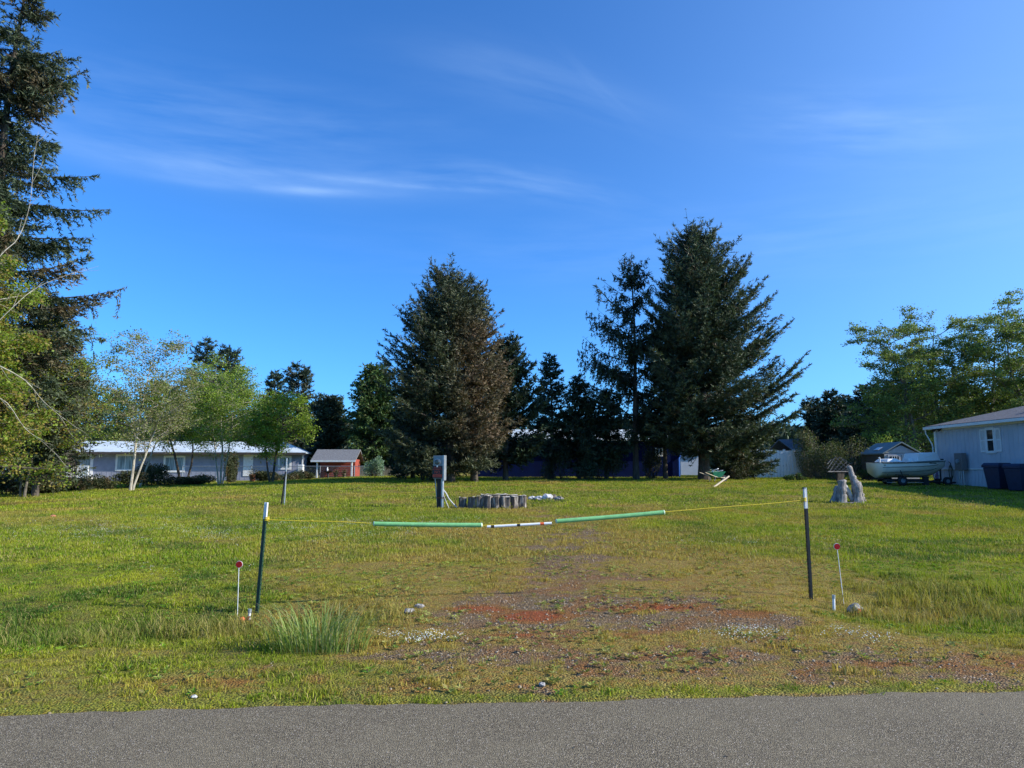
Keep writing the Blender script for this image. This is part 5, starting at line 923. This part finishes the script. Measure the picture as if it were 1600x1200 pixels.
def logs():
    G = 'upright log stumps ringing the fire pit'; c = hit(770, 795); Y = c.y; s = mpp(Y); ords = ['leftmost', 'second', 'third', 'fourth', 'fifth', 'sixth', 'seventh', 'rightmost']
    for i, (u0, u1, vt, vb) in enumerate(((717, 730, 778, 795), (731, 744, 777, 795), (744.5, 755.5, 777, 795), (756.5, 768.5, 775, 795), (769, 782, 777, 795), (783, 797, 777, 795), (797.5, 809.5, 776.5, 795), (810, 822, 776.5, 795))):
        u = (u0 + u1) / 2; e = abs(i - 3.5) / 3.5; y = Y + .30 * e ** 2; x = (u - 800) / F * y; z = gz1(x, y); stump((x, y, z), (u1 - u0) / 2 * s * random.uniform(1.05, 1.18), (795 - vt) * s * random.uniform(.86, 1.02), f'{ords[i]} upright log in the front row of the fire ring' + (' as counted from the left' if 0 < i < 7 else ''), G, 200 + i, random.uniform(-.10, .10))
    for i, (u, vt, w) in enumerate(((758, 773, 7), (772, 773.5, 8), (787, 774, 8), (800, 773, 8), (814, 773, 7))):
        y = Y + 1.9 - abs(i - 2) * .25; x = (u - 800) / F * y; stump((x, y, gz1(x, y)), w * s * 1.2, .30 - .010 * i, ('first', 'second', 'third', 'fourth', 'last')[i] + ' charred log in the back row of the fire ring from the left', G, 220 + i)
    # ash bed and a plank lying across
    def lump(name, loc, sz, label, cat, m, seed, rz=0.0, group=None, rot=None):
        rr = random.Random(seed); V = []; n = 10; rows = ((-1, .05), (-.75, .62), (-.35, .95), (.15, 1.0), (.6, .78), (.92, .35), (1, .05))
        for t, q in rows:
            for j in range(n): a = 2 * math.pi * j / n; k = q * (1 + rr.uniform(-.22, .22)); V.append((t * sz[0] / 2, math.cos(a) * k * sz[1] / 2, math.sin(a) * k * sz[2] / 2 + sz[2] * .35))
        o = MB().add(V, [(i * n + j, i * n + (j + 1) % n, (i + 1) * n + (j + 1) % n, (i + 1) * n + j) for i in range(len(rows) - 1) for j in range(n)]).build(name, MT[m]); o.location = loc; o.rotation_euler = rot or (0, 0, rz); return tag(o, label, cat, group)
    for i, (u, v, L, h, rz, m, lab) in enumerate(((831, 781, .30, .12, .3, 'driftpale', 'small pale rock nearest the log ring'), (843, 781.5, .42, .13, -.2, 'driftpale', 'flat pale rock second from the log ring'), (856, 781.5, .45, .20, .4, 'driftpale', 'tallest pale rock in the row right of the log ring'), (866, 781, .22, .16, 1.0, 'stumpbark', 'dark rock between the pale rocks'), (873, 782, .36, .13, -.3, 'drift', 'grey rock at the right end of the row'))):
        p = hit(u, v); lump('rock', p, (L, L * .6, h * 1.3), lab, 'rock', m, 300 + i, rz, 'rocks lying right of the fire ring')
    # driftwood arrangement (u 1298..1352)
    D = {}; base = hit(1322, 785); Y = base.y; G = 'driftwood logs stood together on the lawn'
    def log(p0, p1, r0, r1, label, m='drift', dy0=0, dy1=0, jit=.20, n=11, name='driftwood_log'):
        a = px(p0[0], p0[1], Y + dy0); b = px(p1[0], p1[1], Y + dy1); g = gz1(a.x, a.y)
        if p0[1] > 775: a.z = g - .04
        d = b - a; T = (0, .05, .14, .24, .34, .45, .56, .67, .78, .88, .95, 1); pts = [a + d * t + Vector((random.uniform(-1, 1), random.uniform(-1, 1), 0)) * .014 * (0 < t < 1) for t in T]; rr = [(r0 + (r1 - r0) * t) * random.uniform(.84, 1.14) for t in T]; rr[0] *= 1.1; rr[-1] *= .7
        o = MB().tube([p - a for p in pts], rr, n, jit=jit).build(name, MT[m]); o.location = a; tag(o, label, 'log', G)
    log((1303, 786), (1309, 759), .13, .08, 'dark grey driftwood slab leaning inward at the left of the group', 'wood_grey', .1, .25); log((1316, 782), (1315, 750), .15, .13, 'thick upright driftwood log with a blunt pale top, left of centre', 'drift', -.05, .0)
    log((1333, 777), (1320, 758), .075, .07, 'smooth pale plank-like driftwood slanting down right in the middle', 'driftpale', .1, .0); log((1341, 785), (1338, 753), .15, .14, 'thick upright driftwood log right of centre', 'drift', -.08, .0)
    log((1337, 756), (1326, 728), .10, .07, 'slanting driftwood log propped on top of the right upright log', 'drift', .0, .15); log((1349, 783), (1343, 762), .10, .06, 'dark brown driftwood piece leaning in from the right', 'wood_grey', .2, .1); log((1319, 778), (1342, 786), .06, .05, 'low driftwood piece lying across the front foot of the group', 'wood_grey', -.15, -.25)
    # weathered lattice behind
    c = hit(1312, 752); r = empty('lattice_panel', (px(1312, 735, 40).x, 40, gz1(px(1312, 735, 40).x, 40)), R(8), 'broken grey lattice panel leaning on the bramble hedge', 'lattice'); top = px(1312, 712, 40).z - r.location.z; lo = px(1312, 736, 40).z - r.location.z
    k = 0
    for i in range(-3, 4):
        for sg in (1, -1):
            x = i * .23; xa, xb = x - .36 * sg, x + .36 * sg; za, zb2 = lo, top; 
            def clipx(v): return max(-.72, min(.72, v))
            a, b = Vector((clipx(xa), .02 * sg, za + (zb2 - za) * max(0, (clipx(xa) - xa) / (xb - xa)))), Vector((clipx(xb), .02 * sg + .15, zb2 - (zb2 - za) * max(0, (xb - clipx(xb)) / (xb - xa)))); b.z = lo + (b.z - lo) * (1 - .45 * abs(b.x) / .72)
            if (b - a).length > .1: MB().tube([a, b], .020, 4, smooth=False).build('slat', MT['lattice'], r)
    MB().b2((-.72, -.03, lo - .05), (.72, .02, lo)).build('bottom_rail', MT['wood_grey'], r)
    MB().add([(-.16, 0, 0), (.22, 0, 0), (.22, .2, 0), (-.16, .2, 0), (-.10, .02, lo - .06), (.30, .02, lo - .055), (.30, .2, lo - .06), (-.10, .2, lo - .06)], [(3, 2, 1, 0), (4, 5, 6, 7), (0, 1, 5, 4), (1, 2, 6, 5), (2, 3, 7, 6), (3, 0, 4, 7)]).build('leg', MT['bark'], r)
    # rock with red paint at the drive entrance, right
    p = hit(1337, 958); lump('rock', (p.x, p.y, p.z - .02), (.20, .16, .15), 'grey brown rock with a red paint mark by the right driveway marker', 'rock', 'rock', 350, .2)
    o = MB().add([(-.03, -.078, .035), (.025, -.080, .03), (.03, -.070, .075), (-.02, -.066, .085)], [(0, 1, 2, 3)]).build('paint_mark', MT['signred'], bpy.data.objects[[q.name for q in bpy.data.objects if q.get('label', '').startswith('grey brown rock')][0]])
    for i, (u, v, L, m, lab) in enumerate(((105 * 0 + 655, 950, .12, 'rock', 'flat grey stone in the grass left of the red patch'), (640, 958, .14, 'rock', 'flat stone half buried in the grass, left of its twin'), (847, 1073, .07, 'rock', 'pale stone at the edge of the asphalt'), (303, 1092, .05, 'driftpale', 'small white stone near the road edge at left'), (83, 808, .16, 'terracotta', 'small reddish brown clod on the far left lawn'))):
        p = hit(u, v); lump('stone', p, (L, L * .7, L * .45), lab, 'stone', m, 360 + i, i)
logs()

# ------------------------------------------------------------------ entrance posts, rope, noodles, markers
def tpost(name, base, top, label, m, white_frac, studs=True, tipm='white', cat='post', w=.040):
    root = empty(name, base, 0, label, cat); d = Vector(top) - Vector(base); L = d.length; ax = d.normalized(); q = ax.to_track_quat('Z', 'Y').to_matrix(); wf = L * (1 - white_frac)
    def seg(z0, z1, nm, mm):
        pr = [(-w / 2, 0), (-w / 2, -.005), (w / 2, -.005), (w / 2, 0), (.004, .0), (.004, .036), (-.004, .036), (-.004, 0)]; mb = MB(); mb.prism(pr, 2, z0, z1); mb.v = [tuple(q @ Vector(v)) for v in mb.v]; return mb.build(nm, mm, root)
    seg(-.25, wf, 'post_shaft', m); seg(wf + .001, L, 'painted_tip', MT[tipm])
    if studs:
        s = MB(); z = .05
        while z < wf: s.box((0, -.009, z), (.014, .008, .012)); z += .055
        s.v = [tuple(q @ Vector(v)) for v in s.v]; s.build('studs', m, root, kind='stuff')
    return root
def entrance():
    bl = hit(403, 958); br = hit(1266, 936); tl = px(418, 785, bl.y); tr_ = px(1256, 762, br.y)
    tpost('metal_post', bl, tl, 'dark green steel post leaning right with a white tip, left end of the rope', MT['postgreen'], .155); t = tpost('metal_post', br, tr_, 'black steel post with a white tip at the right end of the rope', MT['postblack'], .19, w=.045)
    MB().box(tuple(Vector((tr_.x, tr_.y, tr_.z)) - br - Vector((0, 0, .004))), (.03, .03, .02)).build('post_cap', MT['black'], t)
    def Yat(u): return bl.y + (br.y - bl.y) * (u - 403) / (1266 - 403) - .02
    pts = [(415, 812), (470, 814), (530, 815), (584, 818), (668, 820), (752, 821), (775, 820), (820, 818), (862, 816), (872, 815), (955, 807), (1037, 800), (1120, 793), (1200, 787), (1257, 781.5)]
    P = [px(u, v, Yat(u)) for u, v in pts]; o = Vector((bl.x, bl.y, bl.z)); rp = empty('rope', o, 0, 'thin yellow rope strung between the two entrance posts', 'rope')
    MB().tube([p - o for p in P], .0052, 6).build('rope_line', MT['yellow'], rp)
    for (u, v) in ((416, 812), (1257, 781.5), (487, 814)):
        c = px(u, v, Yat(u)) - o
        if u == 487: MB().tube([c + Vector((-.01, 0, 0)), c, c + Vector((.012, 0, .008))], .010, 6).build('knot', MT['yellow'], rp)
        else:
            k = []; 
            for i in range(25): a = i / 24 * 2 * math.pi * 3; k.append(c + Vector((.028 * math.cos(a), .018 + .032 * math.sin(a), -.02 + .05 * i / 24)))
            MB().tube(k, .006, 6).build('knot', MT['yellow'], rp)
    for i, (a, b, va, vb, lab) in enumerate(((585, 752, 818.5, 820.5, 'green foam pool noodle threaded on the rope, left of the white pipe'), (870, 1037, 814.5, 800.5, 'green foam pool noodle threaded on the rope, sloping up right of the white pipe'))):
        A = px(a, va, Yat(a)); B = px(b, vb, Yat(b)); root = empty('pool_noodle', A, 0, lab, 'pool noodle', 'pool noodles on the entrance rope'); n = 9; pp = [(B - A) * (k / n) + Vector((0, 0, -.004 * math.sin(math.pi * k / n))) for k in range(n + 1)]; MB().tube(pp, .027, 16).build('foam_tube', MT['foam'], root)
        for e, d in ((pp[0], pp[0] - pp[1]), (pp[-1], pp[-1] - pp[-2])): dn = d.normalized(); MB().tube([e - dn * .002, e + dn * .010, e + dn * .016], [.0285, .0275, .012], 14, jit=.04).build('torn_end', MT['foam_end'], root)
    A = px(761, 823, Yat(761)); B = px(862, 817.5, Yat(862)); d = B - A; root = empty('pvc_tube', A, 0, 'white plastic pipe with black and orange bands hanging on the rope between the noodles', 'pipe'); MB().tube([Vector(), d], .0165, 14).build('tube_body', MT['pvc'], root)
    for t0, t1, mm in ((.06, .11, 'black'), (.46, .51, 'black'), (.82, .88, 'orange')): MB().tube([d * t0, d * t1], .0172, 14).build('band', MT[mm], root)
    # reflector markers
    for (ub, vb, ut, vt, lab) in ((371, 963, 373.5, 882, 'left driveway marker, a red reflector disc on a thin white rod'), (1319, 945, 1308, 854, 'right driveway marker, a red reflector disc on a thin leaning rod')):
        b = hit(ub, vb); c = px(ut, vt, b.y) - b; root = empty('driveway_marker', b, 0, lab, 'marker', 'reflector markers at the drive'); MB().tube([Vector((0, 0, -.05)), c - Vector((0, 0, .035))], .004, 6).build('rod', MT['pvc'], root)
        MB().tube([c + Vector((0, .004, 0)), c + Vector((0, .010, 0))], .041, 28).build('rim', MT['pvc'], root); MB().tube([c + Vector((0, -.004, 0)), c + Vector((0, .0035, 0))], .037, 28).build('reflector', MT['reflector'], root)
    # small utility stakes
    for (u, v, vt, lab) in ((389, 968, 953, 'short white capped stub pipe beside the left marker'), (1303, 955, 931, 'short white survey stake beside the painted rock')):
        b = hit(u, v); r = empty('stub_pipe', b, 0, lab, 'stake'); h = px(u, vt, b.y).z - b.z; MB().tube([(0, 0, -.05), (.004, 0, h - .03)], .016, 10).build('pipe', MT['pvc'], r); MB().tube([(.004, 0, h - .029), (.006, 0, h + .01)], .021 if u < 800 else .019, 10).build('cap', MT['galv'], r)
    b = hit(377, 973); r = empty('orange_cap', b, 0, 'broken orange plastic cap lying at the foot of the left marker', 'cap')
    V = []; n = 9; rr = random.Random(4)
    for z, q in ((0, .035), (.03, .04), (.055, .022)):
        for j in range(n): a = 6.283 * j / n; k = q * rr.uniform(.75, 1.2); V.append((k * math.cos(a), k * math.sin(a), z + rr.uniform(-.006, .006)))
    MB().add(V, [(i * n + j, i * n + (j + 1) % n, (i + 1) * n + (j + 1) % n, (i + 1) * n + j) for i in range(2) for j in range(n)] + [tuple(range(2 * n, 3 * n))]).build('cap_shell', MT['orange'], r)
    MB().add([(.03, 0, .01), (.09, -.02, .03), (.10, .01, .07), (.05, .02, .055)], [(0, 1, 2, 3)]).build('torn_flap', MT['orange'], r)
    # leaning posts on the lawn
    b = hit(440, 791); tpost('metal_post', b, px(447, 737, b.y), 'short black steel post leaning right, far left of the meter post', MT['postblack'], .02, tipm='black', w=.07)
    b2 = hit(444, 789); r = empty('grey_stake', b2, 0, 'thin grey pole leaning against the far black post', 'pole'); MB().tube([(0, 0, -.05), px(448, 716, b2.y) - b2], .026, 7).build('pole', MT['galv'], r)
entrance()

# ------------------------------------------------------------------ garden things, fences
def chainlink():
    Y = 53; x0 = px(285, 740, Y).x; x1 = px(600, 740, Y).x; zt = px(500, 728.5, Y).z; r = empty('chain_link_fence', (x0, Y, .8), 0, 'grey chain-link fence in front of the long house and red shed', 'fence'); W = x1 - x0; h = zt - .8
    MB().tube([(0, 0, h), (W, 0, h)], .022, 6).build('top_rail', MT['galv'], r); x = 0; me = None
    while x < W + .1:
        if me is None: o = MB().tube([(0, 0, -.2), (0, 0, h + .04)], .028, 6).build('post', MT['galv'], r); me = o.data
        else: o = bpy.data.objects.new('post', me); COL.objects.link(o); o.parent = r
        o.location.x = x; x += 2.55
    n = int(W / .09); t = .0035; xs = np.arange(-int(h / .09) - 1, n) * .09; V = []
    for sg in (1, -1):
        a = xs if sg == 1 else xs + h; b = a + sg * h; za = np.zeros_like(a); zb = np.full_like(a, h - .02)
        V.append(np.stack([np.stack([a - t, a * 0 + .01 * sg, za], -1), np.stack([a + t, a * 0 + .01 * sg, za], -1), np.stack([b + t, a * 0 + .01 * sg, zb], -1), np.stack([b - t, a * 0 + .01 * sg, zb], -1)], 1))
    V = np.concatenate(V); V[..., 0] = np.clip(V[..., 0], 0, W); o = npmesh('wire_mesh', V.reshape(-1, 3), 4, MT['galv'], r); o['kind'] = 'stuff'
    # wooden fence right of the shed, boards one by one
    Y = 57; a = px(562, 740, Y); f = empty('wooden_fence', (a.x, Y, .9), 0, 'weathered brown board fence right of the red shed', 'fence'); me = None; zt = px(570, 728, Y).z - .9
    for k in range(26):
        if me is None: o = MB().b2((0, 0, 0), (.14, .02, zt)).build('board', MT['fencewood'], f); me = o.data
        else: o = bpy.data.objects.new('board', me); COL.objects.link(o); o.parent = f
        o.location = (k * .155, 0, random.uniform(-.04, .04))
    MB().b2((0, .022, zt - .4), (4.0, .06, zt - .3)).build('rail', MT['fencewood'], f)
    # rail fence at far left
    Y = 44; a = px(-60, 740, Y); b = px(55, 740, Y); f = empty('rail_fence', (a.x, Y, .5), 0, 'grey three-rail fence beyond the leaning trunk at the left edge', 'fence'); W = b.x - a.x
    for v in (729, 738.5, 750): z = px(20, v, Y).z - .5; MB().b2((0, 0, z - .07), (W, .04, z + .07)).build('rail', MT['fencegrey'], f)
    for k in range(4): MB().b2((W * k / 3 - .06, .042, -.1), (W * k / 3 + .06, .14, px(20, 727, Y).z - .5)).build('post', MT['fencegrey'], f)
    # leaning dark trunk
    b = hit(8, 770); t = empty('leaning_tree', b, 0, 'dark bare trunk leaning right at the left edge of the lawn', 'tree'); MB().tube([Vector((0, 0, -.2)), px(22, 745, b.y) - b, px(34, 726, b.y) - b, px(50, 708, b.y + .3) - b, px(75, 670, b.y + .5) - b], [.15, .12, .10, .07, .03], 9, jit=.08).build('trunk', MT['bark'], t)
    MB().tube([px(34, 726, b.y) - b, px(30, 700, b.y) - b, px(40, 680, b.y) - b], [.05, .035, .015], 6).build('branch', MT['bark'], t)
def garden():
    G = 'pots and ornaments along the chain-link fence'
    def pot(u, Y, h, m, label, nm='flower_pot', cat='flower pot'):
        p = atY(u, Y); r = empty(nm, (p.x, p.y, p.z), 0, label, cat, G); MB().tube([(0, 0, 0), (0, 0, h * .85), (0, 0, h * .86), (0, 0, h)], [h * .28, h * .40, h * .46, h * .46], 12).build('pot', MT[m], r)
        q = np.random.default_rng(int(u)); n = 160; P = q.normal(0, h * .3, (n, 3)) + np.array([0, 0, h * 1.25]); shoots_mesh('plant', P, unit(q.normal(size=(n, 3))), np.full(n, .12), np.full(n, .05), LM['bush'], r, np.stack([q.random(n), q.random(n) * .3], -1))
    pot(395, 51, .55, 'terracotta', 'tall terracotta pot right of the white door'); pot(411, 51.5, .35, 'white', 'small white pot beside the terracotta pot'); pot(320, 48, .35, 'offwhite', 'pale pot under the bent dark tree'); pot(363, 50, .32, 'white', 'white pot left of the white door')
    pot(525, 52, .32, 'stumpbark', 'dark round planter left of its twin before the red shed'); pot(538, 52, .32, 'stumpbark', 'dark round planter right of its twin before the red shed')
    # gas cylinder / mailbox white thing at house corner
    p = atY(470, 55); r = empty('white_heat_pump', p, 0, 'white utility box at the right corner of the long house', 'utility box'); MB().b2((-.2, -.2, 0), (.2, .2, 1.15)).build('casing', MT['white'], r, bevel=.02); MB().b2((-.16, -.215, .3), (.16, -.203, .9)).build('grille', MT['offwhite'], r)
    # bird bath with an ornament before the red shed
    p = atY(513, 53); r = empty('bird_bath', p, 0, 'dark bird bath in front of the red shed', 'bird bath'); MB().tube([(0, 0, 0), (0, 0, .05), (0, 0, .45)], [.16, .07, .06], 10).build('pedestal', MT['black'], r); MB().tube([(0, 0, .45), (0, 0, .52), (0, 0, .58)], [.08, .30, .36], 14).build('bowl', MT['black'], r); 
    p = atY(514, 53.0); o = MB().tube([(0, 0, 0), (0, 0, .1), (0, 0, .2), (0, 0, .28)], [.05, .08, .04, .05], 8).build('garden_ornament', MT['white']); o.location = (p.x - .12, p.y, p.z + .585); tag(o, 'small pale ornament standing on the bird bath bowl', 'ornament')
    # wheelbarrow with a load, and a plank
    Y = 38.5; p = px(1119, 750, Y); z = gz1(p.x, Y); r = empty('wheelbarrow', (p.x, Y, z), R(20), 'green wheelbarrow under the tallest spruce', 'wheelbarrow')
    MB().add([(-.25, -.2, .28), (.22, -.2, .28), (.22, .2, .28), (-.25, .2, .28), (-.42, -.32, .55), (.42, -.32, .58), (.42, .32, .58), (-.42, .32, .55)], [(0, 1, 2, 3), (0, 4, 5, 1), (1, 5, 6, 2), (2, 6, 7, 3), (3, 7, 4, 0)]).build('tray', MT['wbgreen'], r)
    for y in (-.22, .22): MB().tube([(.5, y * .3, .22), (-.2, y, .30), (-.85, y * 1.2, .52)], .02, 6).build('handle', MT['plank'], r); MB().tube([(-.2, y, .28), (-.28, y, .0)], .015, 6).build('leg', MT['galv'], r)
    w = MB().tube([(.5, -.04, .19), (.5, .04, .19)], .19, 14).build('wheel', MT['black'], r); MB().tube([(.5, -.046, .19), (.5, -.041, .19)], .08, 10).build('rim', MT['white'], w)
    q = empty('rubble_load', (p.x, Y, z + .50), 0, 'white broken boards lying in the green wheelbarrow', 'rubble')
    for k in range(6): MB().box((random.uniform(-.25, .25), random.uniform(-.15, .15), .03 + .03 * k), (random.uniform(.2, .4), .1, .03), rot=Matrix.Rotation(random.uniform(-.5, .5), 3, 'Y') @ Matrix.Rotation(random.uniform(0, 3), 3, 'Z')).build('board', MT['white'], q)
    a = hit(1115, 761); b = px(1139, 744, a.y + .5); d = b - a; o = MB().tube([Vector(), d], .045, 4, smooth=False).build('plank', MT['plank']); o.location = a; tag(o, 'fresh wooden plank propped against the green wheelbarrow', 'plank')
    # tall tuft of grass beside the left post
    p = hit(500, 1015); root = empty('grass_tuft', p, 0, 'large arching tuft of long grass right of the left steel post', 'grass tuft'); n = 380; q = np.random.default_rng(5); a = q.uniform(0, 6.283, n); rad = .34 * np.sqrt(q.random(n)); bx, by = rad * np.cos(a) * 1.3, rad * np.sin(a) * .6; h = q.uniform(.10, .40, n); ln = q.uniform(.3, 1.15, n) * h; tx = a + q.normal(0, .5, n); w = .0038
    B0 = np.stack([bx, by, np.full(n, -.02)], -1); dr = np.stack([np.cos(tx), np.sin(tx), 0 * a], -1); sd = np.stack([-np.sin(tx), np.cos(tx), 0 * a], -1); up = np.array([0, 0, 1.]); m1 = B0 + dr * (ln * .25)[:, None] + up * (h * .55)[:, None]; m2 = B0 + dr * (ln * .62)[:, None] + up * (h * .88)[:, None]; e = B0 + dr * ln[:, None] * 1.1 + up * h[:, None]
    Q = np.concatenate([np.stack([B0 - sd * w, B0 + sd * w, m1 + sd * w, m1 - sd * w], 1), np.stack([m1 - sd * w, m1 + sd * w, m2 + sd * w * .7, m2 - sd * w * .7], 1), np.stack([m2 - sd * w * .7, m2 + sd * w * .7, e + sd * .001, e - sd * .001], 1)]); tt = np.tile(np.stack([q.random(n), (q.random(n) < .2) * .8], -1), (3, 1)); npmesh('blades', Q.reshape(-1, 3), 4, leafmat('tuft_blades', (.10, .16, .03), (.28, .36, .09), (.42, .37, .18), .3), root, tt)
    # fallen leaves and crumbs on the asphalt
    n = 46; x = rng.uniform(-4.5, 4.5, n); y = rng.uniform(3.2, 4.7, n) + .07 * x; a = rng.uniform(0, 6.28, n); s = rng.uniform(.006, .017, n); V = []
    for k in range(4): V.append(np.stack([x + s * np.cos(a + k * 1.57) * (1 if k % 2 else .5), y + s * np.sin(a + k * 1.57) * (1 if k % 2 else .5), .010 + .006 * rng.random(n)], -1))
    o = npmesh('fallen_leaves', np.stack(V, 1).reshape(-1, 3), 4, MT['dark_leaf']); tag(o, 'dark crumbs of leaves scattered on the asphalt', kind='stuff')
chainlink(); garden()
